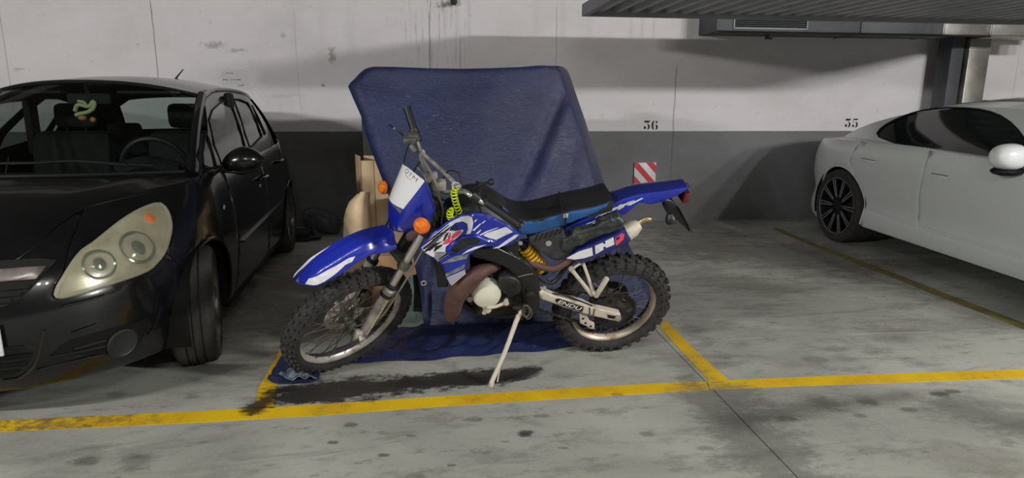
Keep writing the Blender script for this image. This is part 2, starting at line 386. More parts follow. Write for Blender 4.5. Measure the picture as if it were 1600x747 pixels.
M_CONC = mat('bare_concrete', '#5f5d5a', .9, noise=(2, '#4d4b48', .3, .7), bump=(20, .3))
X0, X1, Y0 = -8, 11, -7
# the floor has a saw-cut joint: two slabs with a 6 mm groove between them
J0, J1 = G(1025.3, 516.4), G(1247, 747); jd = (J1-J0)/(J1[1]-J0[1])
jx = lambda y: J0[0]+jd[0]*(y-J0[1])
def slab(pts, z1=0., z0=-.12):
    n = len(pts); V = [(p[0], p[1], z1) for p in pts]+[(p[0], p[1], z0) for p in pts]
    return V, [tuple(range(n)), tuple(range(n, 2*n))[::-1]]+[(i, (i+1) % n, (i+1) % n+n, i+n) for i in range(n)]
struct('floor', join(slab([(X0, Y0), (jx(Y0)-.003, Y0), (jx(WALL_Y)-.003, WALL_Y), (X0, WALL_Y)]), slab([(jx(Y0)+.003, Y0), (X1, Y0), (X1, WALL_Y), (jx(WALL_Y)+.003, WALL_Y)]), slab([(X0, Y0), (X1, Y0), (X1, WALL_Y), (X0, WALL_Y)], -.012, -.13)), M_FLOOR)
struct('wall_back', box(((X0+X1)/2, WALL_Y+.1, CEIL/2), (X1-X0, .2, CEIL)), M_WALL)
struct('wall_left', box((X0-.1, (Y0+WALL_Y)/2, CEIL/2), (.2, WALL_Y-Y0, CEIL)), M_CONC)
struct('wall_right', box((X1+.1, (Y0+WALL_Y)/2, CEIL/2), (.2, WALL_Y-Y0, CEIL)), M_CONC)
struct('wall_front', box(((X0+X1)/2, Y0-.1, CEIL/2), (X1-X0, .2, CEIL)), M_CONC)
struct('ceiling', box(((X0+X1)/2, (Y0+WALL_Y)/2, CEIL+.1), (X1-X0, WALL_Y-Y0, .2)), M_CEIL)
struct('shade_beam_1', box((-3.2, 6.2, (2.62+CEIL)/2), (9.6, .35, CEIL-2.62)), M_CEIL)  # unseen ceiling beam, put in to shade the top of the wall
# ---- painted lines
g = NG('yellow_line_paint')
w1 = g.noise(16, 7, rough=.75); w2 = g.noise(3, 3); wl = g.noise(6, 5, (1, 6, 1), .7)
wear = g.ss(g.M('ADD', g.M('MULTIPLY', w1, .75), g.M('MULTIPLY', w2, .3)), .53, .72)
c = g.mix(g.ss(w2, .3, .7), '#ecc40c', '#d9ad12'); c = g.mix(g.M('MULTIPLY', wear, .55), c, '#8a7531')
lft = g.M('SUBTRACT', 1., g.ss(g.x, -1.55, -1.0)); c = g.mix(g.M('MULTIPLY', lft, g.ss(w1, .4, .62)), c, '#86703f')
c = stain_and_shade_ops(g, c)
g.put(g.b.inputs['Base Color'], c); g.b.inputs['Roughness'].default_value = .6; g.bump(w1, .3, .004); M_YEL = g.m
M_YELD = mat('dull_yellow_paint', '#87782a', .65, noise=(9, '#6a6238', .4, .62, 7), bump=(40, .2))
def line(pairs, label, m, ext=0.):
    """pairs: (left pixel, right pixel) of the strip's two long edges"""
    L = [G(*a) for a, b in pairs]; R = [G(*b) for a, b in pairs]
    V = [(p[0], p[1], z) for z in (.0012, .0001) for p in L+R]; n = len(L); m4 = 2*n
    Fc = [(i, i+1, n+i+1, n+i) for i in range(n-1)]+[(i+m4, n+i+m4, n+i+1+m4, i+1+m4) for i in range(n-1)]
    Fc += [(i, i+m4, i+1+m4, i+1) for i in range(n-1)]+[(n+i, n+i+1, n+i+1+m4, n+i+m4) for i in range(n-1)]+[(0, n, n+m4, m4), (n-1, n-1+m4, 2*n-1+m4, 2*n-1)]
    return tag(obj('parking_line', (V, Fc), m, smooth=0), label, 'line marking')
line([((-500, 690), (-500, 711)), ((0, 657.5), (0, 675)), ((300, 643), (300, 661)), ((500, 632), (500, 649.5)), ((700, 618.5), (700, 634.5)), ((960, 602.5), (960, 618)), ((1103, 595.7), (1108, 609))], 'long yellow bay line crossing the floor in front of the black car and motorcycle', M_YEL)
line([((1105, 595.6), (1110, 609)), ((1300, 587.3), (1300, 601.5)), ((1600, 577), (1600, 591)), ((2200, 553), (2200, 566))], 'yellow front line running right from the floor joint towards the white car', M_YEL)
line([((1030.7, 512), (1039, 499.5)), ((1069, 553), (1087, 548)), ((1107.8, 594.8), (1138, 593.8))], 'short slanting yellow line beside the motorcycle rear tyre', M_YEL)
line([((404, 606.5), (432, 606.5)), ((398, 638.5), (428, 637)) ][::-1]+[((436.6, 548.7), (452, 548.7))], 'yellow line stub by the front tyre, half covered with black oil', M_YEL)
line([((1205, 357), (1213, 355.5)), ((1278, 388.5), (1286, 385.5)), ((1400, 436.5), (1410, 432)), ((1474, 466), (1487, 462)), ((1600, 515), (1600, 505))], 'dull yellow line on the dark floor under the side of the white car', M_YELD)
# ---- stencilled bay numbers (flat paint on the wall)
M_BLK = mat('black_stencil_paint', '#1d1a1d', .7, noise=(60, '#3a383a', .5, .8))
def arc(cx, cy, rx, ry, a0, a1, n=8): return [(cx+rx*math.cos(math.radians(a0+(a1-a0)*k/n)), cy+ry*math.sin(math.radians(a0+(a1-a0)*k/n))) for k in range(n+1)]
dig = {
 '3': [[(.12, 1), (.95, 1), (.78, .78), (.12, .78)], arc(.45, .33, .5, .33, 70, -75)+arc(.5, .33, .18, .26, -70, 65), arc(.22, .24, .18, .17, 0, 330), [(.50, .76), (.56, .76), (.66, .60), (.58, .60)]],
 '6': [arc(.42, .5, .42, .52, 100, 258)+arc(.48, .5, .2, .5, 250, 110), arc(.72, .84, .13, .14, 0, 330), arc(.52, .3, .42, .32, 62, -62)+arc(.5, .3, .16, .28, -55, 55)],
 '5': [[(.15, 1), (.9, 1), (.82, .84), (.15, .84)], [(.12, .82), (.2, .82), (.2, .55), (.12, .5)], arc(.45, .33, .48, .36, 80, -75)+arc(.48, .33, .18, .28, -70, 70), arc(.2, .2, .16, .16, 0, 330)]}
def number(txt, x0, y0, x1, y1, label):
    P0 = WY(x0, y1, WALL_Y); P1 = WY(x1, y0, WALL_Y); wd_ = (P1[0]-P0[0]); h = P1[2]-P0[2]; cw = wd_*.46
    t = thing('bay_number', label, 'number', (P0[0]+wd_/2, WALL_Y-.002, P0[2]))
    for i, ch in enumerate(txt):
        ds = []
        for pl in dig[ch]:
            ox = P0[0]+i*wd_*.54; S, T, _ = sheet([(ox+a*cw, P0[2]+b*h) for a, b in pl], .02)
            ds.append(thicken(([(p[0], WALL_Y-.0015, p[1]) for p in S], T), .001, (0, 1, 0)))
        obj('digit', join(*ds), M_BLK, t, world=True, smooth=0)
number('36', 1005, 188.5, 1029, 203, 'black stencilled number 36 on the wall above the red striped plate')
number('35', 1319, 185.5, 1342, 199.5, 'black stencilled number 35 on the wall beside the white car')
# ---- red and white striped plate
Pa, Pb = WY(990, 291, WALL_Y-.02), WY(1025.5, 254, WALL_Y-.02)
t = thing('hazard_plate', 'red and white diagonally striped plate on the grey wall behind the bike tail', 'sign', ((Pa[0]+Pb[0])/2, WALL_Y, Pa[2]))
wd_, hh = Pb[0]-Pa[0], Pb[2]-Pa[2]
M_WHR = mat('white_reflective_film', '#e9e4ea', .4); M_RED = mat('red_reflective_film', '#cf2c3b', .4)
obj('plate', box(((Pa[0]+Pb[0])/2, WALL_Y-.012, (Pa[2]+Pb[2])/2), (wd_, .016, hh), .002), M_WHR, t, world=True)
def clip(poly, fn):
    out = []
    for i in range(len(poly)):
        a, b = poly[i], poly[(i+1) % len(poly)]; fa, fb = fn(a), fn(b)
        if fa >= 0: out.append(a)
        if (fa >= 0) != (fb >= 0): k = fa/(fa-fb); out.append((a[0]+(b[0]-a[0])*k, a[1]+(b[1]-a[1])*k))
    return out
for k in range(-3, 5):
    s0 = k*.70; q = [(0, 0), (1, 0), (1, 1), (0, 1)]
    q = clip(q, lambda p: p[0]+p[1]-s0*1.0-.12); q = clip(q, lambda p: s0+.34+.12-(p[0]+p[1]))
    if len(q) > 2:
        V = [(Pa[0]+p[0]*wd_, WALL_Y-.0208, Pa[2]+p[1]*hh) for p in q]
        obj('stripe', thicken((V, [tuple(range(len(V)))]), .0006, (0, 1, 0)), M_RED, t, world=True, smooth=0)
for sx in (.12, .88):
    for sz in (.12, .88): obj('screw', lathe([(.004, 0), (.003, -.003), (0, -.0035)], (Pa[0]+wd_*sx, WALL_Y-.0208, Pa[2]+hh*sz), (0, 1, 0), 10), mat('steel_screw', '#9a9a9c', .35, 1), t, world=True)
# ---- notice in a plastic sleeve
Pa, Pb = WY(346, 142, WALL_Y-.006), WY(391, 108, WALL_Y-.006); wd_, hh = Pb[0]-Pa[0], Pb[2]-Pa[2]
t = thing('wall_notice', 'white paper notice in a clear plastic sleeve on the wall above the black car', 'notice', (Pa[0]+wd_/2, WALL_Y, Pa[2]))
obj('paper', thicken(loft([[(Pa[0]+wd_*(.05+.85*i/6), WALL_Y-.002-.002*math.sin(i), Pa[2]+hh*(.05+.85*j/4)) for i in range(7)] for j in range(5)]), .0006, (0, 1, 0)), mat('notice_paper', '#d8d4da', .6), t, world=True)
obj('plastic_sleeve', thicken(loft([[(Pa[0]+wd_*i/10, WALL_Y-.007-.005*math.sin(i*1.3+j), Pa[2]+hh*j/6) for i in range(11)] for j in range(7)]), .0006, (0, 1, 0)), mat('clear_plastic_film', '#ffffff', .12, alpha=.18), t, world=True)
def wall_text(s, x0, y0, x1, h, yy, m):
    V2, Fc = text_mesh(s); a = WY(x0, y0, yy); b = WY(x1, y0, yy)
    return thicken(([(a[0]+(b[0]-a[0])*p[0], yy, a[2]+h*p[1]) for p in V2], Fc), .0003, (0, 1, 0))
M_INK = mat('printed_ink', '#3b383e', .7)
obj('print', join(wall_text('----- ---------', 348, 125, 376, .008, WALL_Y-.0045, M_INK), wall_text('------', 352, 115, 364, .008, WALL_Y-.0045, M_INK), wall_text('-----', 372, 134, 381, .008, WALL_Y-.0045, M_INK)), M_INK, t, world=True, smooth=0)
# ---- small black knob high on the wall
P = WY(709, 3, WALL_Y-.03)
t = thing('wall_anchor', 'small round black rubber stopper high on the wall above the tarpaulin', 'wall anchor', (P[0], WALL_Y, P[2]))
obj('stopper', lathe([(.026, .03), (.03, .01), (.036, -.02), (.03, -.045), (.01, -.052), (0, -.052)], (P[0], WALL_Y-.03, P[2]), (0, 1, 0), 18), mat('black_rubber', '#1c1c20', .6), t, world=True)
# ---- galvanised duct with grille and drop
M_GAL = mat('galvanised_steel', '#9c9a98', .42, .75, noise=(6, '#b9b5ac', .35, .7, 6), bump=(8, .12))
M_GALD = mat('grey_duct_steel', '#606164', .6, .2, noise=(5, '#54565a', .3, .7)); M_SLOT = mat('dark_void', '#0b0b0c', .9)
DY = 6.62
a = WY(1119, 49, DY); b = WY(1490, 62, DY); tp = WY(1119, 22, DY)
t = thing('ventilation_duct', 'flat grey sheet-metal ventilation duct with a slotted grille high on the wall', 'duct', (a[0], WALL_Y, a[2]))
xr = WY(1600, 60, DY)[0]+.35; zb, zt = a[2], tp[2]+.04
def shell(x0, x1, nm, m, y0=DY, z0=zb, z1=zt): return obj(nm, box(((x0+x1)/2, (y0+WALL_Y)/2, (z0+z1)/2), (x1-x0, WALL_Y-y0, z1-z0), .006), m, t, world=True)
xs_ = [a[0], WY(1346, 40, DY)[0], WY(1474, 40, DY)[0], WY(1548, 40, DY)[0], xr]
for i in range(4):
    shell(xs_[i]+.002, xs_[i+1]-.002, 'duct_section', M_GALD if i < 2 else M_GAL)
    if i: obj('flange', box((xs_[i], (DY+WALL_Y)/2-.01, (zb+zt)/2), (.02, WALL_Y-DY+.02, zt-zb+.02), .003), M_GAL if i > 1 else M_GALD, t, world=True)
obj('bottom_lip', box(((a[0]+xs_[3])/2, DY-.008, zb-.008), (xs_[3]-a[0], .03, .014), .003), M_GALD, t, world=True)
ga, gb = WY(1146, 44, DY), WY(1262, 24, DY); gx0, gx1, gz0, gz1 = ga[0], gb[0], ga[2], gb[2]
fr = obj('grille', join(box(((gx0+gx1)/2, DY-.006, gz0), (gx1-gx0, .02, .014)), box(((gx0+gx1)/2, DY-.006, gz1), (gx1-gx0, .02, .014)), box((gx0, DY-.006, (gz0+gz1)/2), (.014, .02, gz1-gz0+.014)), box((gx1, DY-.006, (gz0+gz1)/2), (.014, .02, gz1-gz0+.014))), mat('grille_frame_grey', '#7e7f82', .5, .2), t, world=True)
obj('grille_opening', box(((gx0+gx1)/2, DY-.001, (gz0+gz1)/2), (gx1-gx0-.014, .004, gz1-gz0-.014)), M_SLOT, fr, world=True)
for k in range(7):
    z = gz0+(gz1-gz0)*(k+.7)/7.5
    obj('louvre', xf(box((0, 0, 0), (gx1-gx0-.014, .014, .003)), lambda v, z=z: (v[0]+(gx0+gx1)/2, DY-.006+v[1]*.8, z+v[1]*.6+v[2])), M_GALD, fr, world=True)
P = WY(1199, 56, DY+.1); obj('bracket', join(box((P[0], DY+.1, zb-.03), (.035, .04, .06), .004), box((P[0], DY+.06, zb-.055), (.06, .04, .02), .004)), M_GALD, t, world=True)
# drop leg of the duct and the column beside it
ca, cb = WY(1513, 100, DY+.05), WY(1545, 100, DY+.05)
t = thing('duct_drop', 'light galvanised vertical duct hanging down the wall behind the white car roof', 'duct', (ca[0], WALL_Y, 0))
obj('duct_body', box(((ca[0]+cb[0])/2, (DY+.06+WALL_Y-.02)/2, (zb-.02)/2), (cb[0]-ca[0], WALL_Y-DY-.08, zb-.024), .005), M_GAL, t, world=True)
for zz in (WY(1500, 77, DY)[2], .9): obj('joint_band', box(((ca[0]+cb[0])/2, (DY+.055+WALL_Y-.02)/2, zz), (cb[0]-ca[0]+.02, WALL_Y-DY-.07, .03), .006), M_GAL, t, world=True)
pa, pb = WY(1484, 100, DY+.1), WY(1503, 100, DY+.1)
t = thing('steel_post', 'dark grey square post standing against the wall beside the galvanised duct', 'post', (pa[0], WALL_Y-.25, 0))
obj('post', box(((pa[0]+pb[0])/2, DY+.2, zb/2-.004), (pb[0]-pa[0], .2, zb-.01), .004), mat('dark_grey_post', '#4a4b50', .6), t, world=True)
obj('foot_plate', box(((pa[0]+pb[0])/2, DY+.2, .006), (pb[0]-pa[0]+.01, .28, .012), .002), mat('dark_grey_post', '#4a4b50'), t, world=True)
# ---- corrugated metal deck overhead
PZ, PY1 = 2.05, 5.66
xl = WY(910, 16, PY1)[0]; xr = 6.4
EX = lambda y: 4.59+(y-3.6)*.46     # its right end runs aslant
fy = lambda x: 3.6 if x < 4.59 else 3.6+(x-4.59)/.46
t = thing('overhead_deck', 'corrugated grey metal deck hanging overhead at the upper right', 'deck', (xl, PY1, PZ))
M_DK = mat('grey_deck_steel', '#b4b6b9', .5, .1, noise=(5, '#9b9da0', .3, .7)); M_DKB = mat('grey_deck_beam', '#808185', .55, .2)
obj('beam', box(((xl+xr)/2, PY1, PZ+.03), (xr-xl, .05, .10), .006), M_DKB, t, world=True)
obj('beam', obox((xl+.025, PY1-.03, PZ+.03), (xl+.025, 3.6, PZ+.03), .10, .05, (0, 0, 1), .006), M_DKB, t, world=True)
x = xl+.06; pitch = .145; k = 0
while fy(x+.15) < PY1-.1:
    y0_, y1_ = fy(x), PY1-.028
    prof = [(0, .05), (.035, .05), (.055, .012), (.105, .012), (.125, .05), (pitch, .05)]
    obj('deck_rib', thicken(loft([[(x+a_, yy, PZ+b_) for a_, b_ in prof] for yy in (fy(x), y1_)]), .003, (0, 0, 1)), M_DK, t, world=True, smooth=0); x += pitch; k += 1
obj('beam', obox((4.59, 3.6, PZ+.03), (EX(PY1), PY1-.03, PZ+.03), .10, .05, (0, 0, 1), .006), M_DKB, t, world=True)
obj('beam', obox((xl, 3.6, PZ+.03), (4.59, 3.6, PZ+.03), .10, .05, (0, 0, 1), .006), M_DKB, t, world=True)
for x in (xl+.06, 2.9, 5.2):
    for y in (4.2, 5.5):
        if y > fy(x): obj('hanger', tube([(x, y, PZ+.05), (x, y, CEIL)], .008, 8), M_GAL, t, world=True)
# ================================================================ the motorcycle (local frame: x rearward, y up along its lean, z to its left side = towards the camera)
_yaw, _lean, _st, WB = 0.0629, 0.3878, 0.5772, 1.3419
bu = A([math.cos(_yaw), math.sin(_yaw), 0]); _h = A([math.sin(_yaw), -math.cos(_yaw), 0])
bv = _h*math.sin(_lean)+A([0, 0, math.cos(_lean)]); bw = _h*math.cos(_lean)-A([0, 0, math.sin(_lean)])
BO = A([0.9109, 3.2104, .315*math.cos(_lean)])-.315*bv
BW = lambda q: BO+bu*q[0]+bv*q[1]+bw*q[2]
def LB(P): d = A(P)-BO; return A([d@bu, d@bv, d@bw])
def BP(px, py, w): d = ray(px, py); t = ((BO-O_CAM)@bw+w)/(d@bw); return LB(O_CAM+d*t)
def BPs(*pts): return [BP(*p) for p in pts]
rk = math.radians(27); a_ = A([math.sin(rk), math.cos(rk), 0]); f0 = A([-math.cos(rk), math.sin(rk), 0]); w0 = A([0, 0, 1.])
f_s = f0*math.cos(_st)+w0*math.sin(_st); n_s = w0*math.cos(_st)-f0*math.sin(_st)
Cf = A([-WB, .3203, .0296])
FS = lambda p, q, s: Cf+f_s*p+a_*q+n_s*s
def SP(px, py, s):
    M3 = np.array([bu, bv, bw]); dl = M3@ray(px, py); ol = M3@(O_CAM-BO); t = (s-(ol-Cf)@n_s)/(dl@n_s); return ol+dl*t
def SPs(*pts): return [SP(*p) for p in pts]
BIKE = thing('motorcycle', 'blue and white off-road motorcycle leaning on its side stand beside the blue tarpaulin', 'motorcycle',
             mw=Matrix([[bu[i], bv[i], bw[i], BO[i]] for i in range(3)]+[[0, 0, 0, 1]]))
M_BLUE = mat('blue_plastic', '#1b2ba0', .26, coat=.45, noise=(7, '#1a2688', .4, .75))
M_BLUE2 = mat('deep_and_shaded_blue_plastic', '#1a2368', .35, coat=.3)
M_SEATB = mat('blue_seat_vinyl', '#23508a', .36, noise=(14, '#1d4474', .4, .7), bump=(60, .1))
M_VINYL = mat('black_seat_vinyl', '#17181b', .62, bump=(90, .15))
M_WHITE = mat('white_plastic', '#e6e4e6', .35, coat=.3)
M_DECW = mat('white_decal', '#dcdbe0', .4, noise=(25, '#b8b6bd', .55, .8))
M_TYRE = mat('tyre_rubber', '#2a2a2a', .85, noise=(18, '#3d3b38', .45, .75), bump=(50, .3))
M_BLKP = mat('black_plastic', '#1b1c1f', .5, noise=(12, '#2b2c2f', .5, .8), bump=(60, .1))
M_FRAME = mat('black_frame_steel', '#1f2124', .42, .2, noise=(15, '#34342f', .6, .8))
M_ALU = mat('worn_aluminium', '#c4bdb3', .45, .45, noise=(14, '#7d756a', .45, .7), bump=(40, .1))
M_ALUW = mat('weathered_white_metal', '#c9bfb0', .5, .1, noise=(14, '#8e7b66', .55, .75, 7))
M_CHR = mat('fork_chrome', '#d4d2ce', .28, .85)
M_FORK = mat('fork_slider_grey', '#b9b3ad', .42, .35, noise=(10, '#7f7973', .4, .7))
M_RIMF = mat('dull_aluminium_rim', '#d2cbc2', .36, .6, noise=(12, '#857c70', .5, .75))
M_RIMB = mat('tarnished_rim', '#c0b39f', .42, .5, noise=(12, '#6d5b4d', .5, .75))
M_SPK = mat('spoke_steel', '#77736d', .4, .8)
M_RUST = mat('rusty_exhaust', '#5a403b', .62, .35, noise=(9, '#6f5450', .35, .7, 6), bump=(35, .15))
M_DIRT = mat('greasy_dark_metal', '#2b2724', .7, .4, noise=(25, '#4f463c', .5, .75, 6), bump=(40, .4))
M_CREAM = mat('cream_painted_cover', '#d9d6c3', .4, coat=.3, noise=(10, '#a98a66', .62, .8, 6))
M_YSPR = mat('yellow_spring_paint', '#c99a1c', .45, noise=(30, '#8a6a20', .5, .75))
M_AMB = mat('amber_lens', '#e0690c', .22, coat=.6, noise=(45, '#f59a3c', .45, .8))
M_CABLE = mat('black_cable', '#141416', .5)
M_GCABLE = mat('grey_cable', '#8f8a86', .45, .2)
M_GREEN = mat('grimy_casting', '#6e7068', .55, .5, noise=(20, '#4b4d48', .4, .7, 6), bump=(40, .3))
def bp(name, data, m, parent=None, **k): return obj(name, data, m, parent or BIKE, **k)
def solid(px, w, th, r, m, name, step=.03, parent=None, smooth_n=0, mirror_=False, drop=.03, **k):
    """plate traced on the plane w of the bike, thickness th inwards, rounded edge r"""
    P = [BP(x, y, w)[:2] for x, y in px]
    if smooth_n: P = [q[:2] for q in cr([(p[0], p[1], 0) for p in P], smooth_n, True)]
    o = bp(name, patch(P, lambda a, b: (a, b, w), step, r=r, th=th), m, parent, **k)
    if mirror_: bp(name, patch(P, lambda a, b: (a, b-drop, -w+th), step, r=0, th=th), m, parent, **k)
    return o
# ---------------- wheels
def wheel(name, label, C, fr, Rt, sec, Rr, rimw, rim_m, hub_r, hub_h, nk, kn, rotor_z):
    """fr(p,q,s): point in the wheel frame -> bike frame, s along the axle"""
    T = lambda d: xf(d, lambda v: tuple(fr(v[0], v[1], v[2])))
    rc = Rt-sec
    rim = lathe([(Rr, rimw), (Rr-.006, rimw-.002), (Rr-.016, rimw-.009), (Rr-.022, rimw*.35), (Rr-.027, 0), (Rr-.022, -rimw*.35), (Rr-.016, -rimw+.009), (Rr-.006, -rimw+.002), (Rr, -rimw), (Rr-.002, 0)], n=64, closed_prof=True)
    W = bp(name, T(rim), rim_m, label=label)
    tw = sec*1.05
    prof = [(Rr-.004, rimw-.004)]+[(rc+sec*.93*math.cos(t), tw*.97*math.sin(t)) for t in [math.radians(a) for a in (128, 110, 90, 68, 46, 23, 0, -23, -46, -68, -90, -110, -128)]]+[(Rr-.004, -rimw+.004), (Rr-.004, 0)]
    bp('tyre', T(lathe(prof, n=72, closed_prof=True)), M_TYRE, W)
    ds = []
    for i in range(nk):
        for j, (phi, hw_, dl, hgt) in enumerate(kn):
            th = 2*math.pi*(i+(.5 if j % 2 else 0))/nk; ph = math.radians(phi)
            c = A([0, rc+sec*.9*math.cos(ph), tw*.95*math.sin(ph)]); nrm = A([0, math.cos(ph), math.sin(ph)]); sd = A([0, -math.sin(ph), math.cos(ph)])
            V = []
            for hgt_, sc in ((-.006, 1.05), (hgt, .82)):
                for e, g_ in ((-1, -1), (1, -1), (1, 1), (-1, 1)): V.append(c+nrm*hgt_+A([1, 0, 0])*e*dl*sc+sd*g_*hw_*sc)
            ct, st_ = math.cos(th), math.sin(th)
            ds.append(([(v[0]*ct-v[1]*st_, v[0]*st_+v[1]*ct, v[2]) for v in V], [(4, 5, 6, 7), (0, 1, 5, 4), (1, 2, 6, 5), (2, 3, 7, 6), (3, 0, 4, 7)]))
    bp('tread_block', T(join(*ds)), M_TYRE, W, smooth=0, kind='stuff')
    bp('hub', T(lathe([(.012, -hub_h-.02), (.02, -hub_h-.02), (.02, -hub_h), (hub_r, -hub_h), (hub_r, -hub_h+.008), (hub_r*.62, -hub_h+.016), (hub_r*.55, 0), (hub_r*.62, hub_h-.016), (hub_r, hub_h-.008), (hub_r, hub_h), (.02, hub_h), (.02, hub_h+.02), (.012, hub_h+.02)], n=28)), M_DIRT if name == 'rear_wheel' else M_GREEN, W)
    me = None
    for i in range(36):
        side = 1 if i % 2 else -1; k = (i//2) % 2; th = 2*math.pi*i/36; dth = (1 if k else -1)*1.05
        p0 = (hub_r*.93*math.cos(th+dth), hub_r*.93*math.sin(th+dth), side*(hub_h-.004)); p1 = ((Rr-.023)*math.cos(th), (Rr-.023)*math.sin(th), side*.006)
        bp('spoke', T(tube([p0, p1], .0021, 5)), M_SPK, W)
    # perforated brake disc
    bp('brake_disc', T(join(lathe([(.062, rotor_z), (.108, rotor_z), (.108, rotor_z+.004), (.062, rotor_z+.004)], n=40, closed_prof=True), *[obox((.03*math.cos(t), .03*math.sin(t), rotor_z+.002), (.066*math.cos(t), .066*math.sin(t), rotor_z+.002), .012, .004, (-math.sin(t), math.cos(t), 0)) for t in [k*math.pi/3 for k in range(6)]])), M_ALU if name == 'front_wheel' else M_DIRT, W)
    return W
KF = [(0, .009, .009, .010), (26, .0075, .009, .010), (-26, .0075, .009, .010), (52, .0075, .009, .010), (-52, .0075, .009, .010), (74, .006, .008, .008), (-74, .006, .008, .008)]
FWH = wheel('front_wheel', 'bare aluminium front rim', Cf, lambda p, q, s: FS(-p*f0[0]*0+p, q, s), .338, .044, .280, .021, M_RIMF, .042, .034, 44, KF, -.052)
KB = [(0, .015, .012, .013), (32, .010, .012, .013), (-32, .010, .012, .013), (60, .011, .012, .012), (-60, .011, .012, .012), (80, .008, .010, .009), (-80, .008, .010, .009)]
RWH = wheel('rear_wheel', 'tarnished bronze-grey rear rim', None, lambda p, q, s: (p, .315+q, s), .312, .054, .239, .030, M_RIMB, .045, .036, 34, KB, -.055)
# ---------------- front fork (steered frame)
fk = lambda d: xf(d, lambda v: tuple(FS(*v)))
for s in (.088, -.088):
    lg = bp('fork_leg', fk(lathe([(.012, -.03), (.022, -.028), (.026, -.01), (.0245, .03), (.0255, .12), (.0255, .27), (.029, .275), (.029, .30), (.0265, .302), (.0265, .315), (.018, .316)], (-.028, 0, s), (0, 1, 0), 24)), M_FORK)
    bp('chrome_tube', fk(lathe([(.0185, .30), (.0185, .70)], (-.028, 0, s), (0, 1, 0), 20)), M_CHR, lg, label='bright chrome upper fork tube')
    bp('dust_seal', fk(lathe([(.0265, .255), (.0305, .258), (.0305, .275), (.0265, .278)], (-.028, 0, s), (0, 1, 0), 24)), M_CABLE, lg)
    bp('dust_seal', fk(lathe([(.019, .312), (.0295, .314), (.0295, .326), (.019, .332)], (-.028, 0, s), (0, 1, 0), 24)), M_CABLE, lg)
    bp('axle_clamp', fk(join(box((-.006, 0, s), (.055, .05, .04), .012), box((-.028, -.02, s), (.036, .04, .036), .012))), M_ALU, lg)
bp('front_axle', fk(lathe([(0, -.135), (.014, -.133), (.014, -.12), (.009, -.118), (.009, .118), (.015, .12), (.015, .132), (0, .134)], (0, 0, 0), (0, 0, 1), 16)), M_ALU)
V2, T2 = text_mesh('marzocchi', bold=.012)
def on_fork(a, b):
    ang = math.radians(66)-b*math.radians(38); return FS(-.028+.0262*math.cos(ang+math.radians(35)), .02+a*.225, .088+.0262*math.sin(ang+math.radians(35)))
bp('fork_lettering', thicken(([tuple(on_fork(p[0], p[1])) for p in V2], T2), .0004), mat('yellowed_outline_print', '#d9d0a4', .5))
for z_, nm in ((.455, 'lower_triple_clamp'), (.66, 'upper_triple_clamp')):
    bp(nm, fk(join(box((-.035, z_, 0), (.06, .03, .15), .01), lathe([(.03, -.02), (.03, .02)], (-.028, z_, .088), (0, 1, 0), 20), lathe([(.03, -.02), (.03, .02)], (-.028, z_, -.088), (0, 1, 0), 20))), M_GREEN)
bp('steering_stem', fk(lathe([(.022, .43), (.028, .45), (.028, .66), (.02, .69)], (-.062, 0, 0), (0, 1, 0), 18)), M_FRAME)
# caliper and its bracket on the right leg, seen through the spokes
bp('brake_caliper', fk(join(box((-.075, .085, -.062), (.06, .09, .05), .012), box((-.075, .085, -.035), (.04, .06, .02), .006), lathe([(.018, 0), (.016, -.01)], (-.075, .1, -.09), (0, 0, 1), 14))), M_DIRT)
bp('brake_hose', tube([FS(-.06, .13, -.07), FS(-.05, .3, -.11), FS(-.03, .45, -.12), FS(.02, .6, -.08), FS(.02, .74, -.1), FS(-.06, .85, -.16)], .0045, 8, 6), M_CABLE)
bp('speedometer_cable', tube([FS(.0, .02, .055), FS(-.062, .12, .1), FS(-.066, .3, .112), FS(-.06, .45, .115), FS(-.06, .6, .1), FS(-.05, .74, .05)], .0045, 8, 6), M_GCABLE)
bp('speedometer_drive', fk(lathe([(.035, -.01), (.038, 0), (.034, .012)], (0, 0, .045), (0, 0, 1), 22)), M_GREEN)
bp('mud_shield', fk(thicken(loft([[(-.03+.06*math.cos(t)*k, .0+.13*k*math.sin(t), -.058-.01*k) for t in [math.radians(a) for a in range(150, 271, 15)]] for k in (.55, .8, 1., 1.1)]), .003)), mat('hazy_plastic', '#8f8d88', .45, alpha=.55))
# ---------------- front mudguard
far = [(461, 431), (464, 421), (474, 410), (490, 394), (514, 379), (540, 364), (570, 351), (606, 343)]
near = [(463, 441), (476, 444.5), (494, 446.5), (512, 438.5), (530, 429), (550, 415.5), (570, 402.5), (586, 396), (604, 394.5), (620, 387)]
def mudguard():
    fl = cr([SP(x, y, -.062) for x, y in far], 5); nl = cr([SP(x, y, .064) for x, y in near], 5)
    def rs(P, n):
        P = np.array(P); d = np.r_[0, np.cumsum(np.linalg.norm(np.diff(P, axis=0), axis=1))]; t = np.linspace(0, d[-1], n); return np.c_[tuple(np.interp(t, d, P[:, i]) for i in range(3))]
    n = 34; Fl, Nl = rs(fl, n), rs(nl, n); rows = []
    for i in range(n):
        k = i/(n-1); a, b = Fl[i], Nl[i]; row = []; hgt = .035*min(1, k*5+.15)
        for j in range(13):
            t = j/12; prof = math.sin(math.pi*t)**.55
            ridge = .004*math.exp(-((t-.34)/.06)**2)+.006*math.exp(-((t-.66)/.07)**2)
            row.append(a*(1-t)+b*t+a_*((hgt*prof*.55*min(1, t*1.6))+ridge*min(1, k*3))+f_s*hgt*prof*.35*t-a_*.03*(1-t)**3)
        rows.append(row)
    return rows
MG = mudguard()
fen = bp('front_mudguard', thicken(loft(MG), .0035, tuple(-a_*.85-f_s*.5)), M_BLUE, smooth=50)
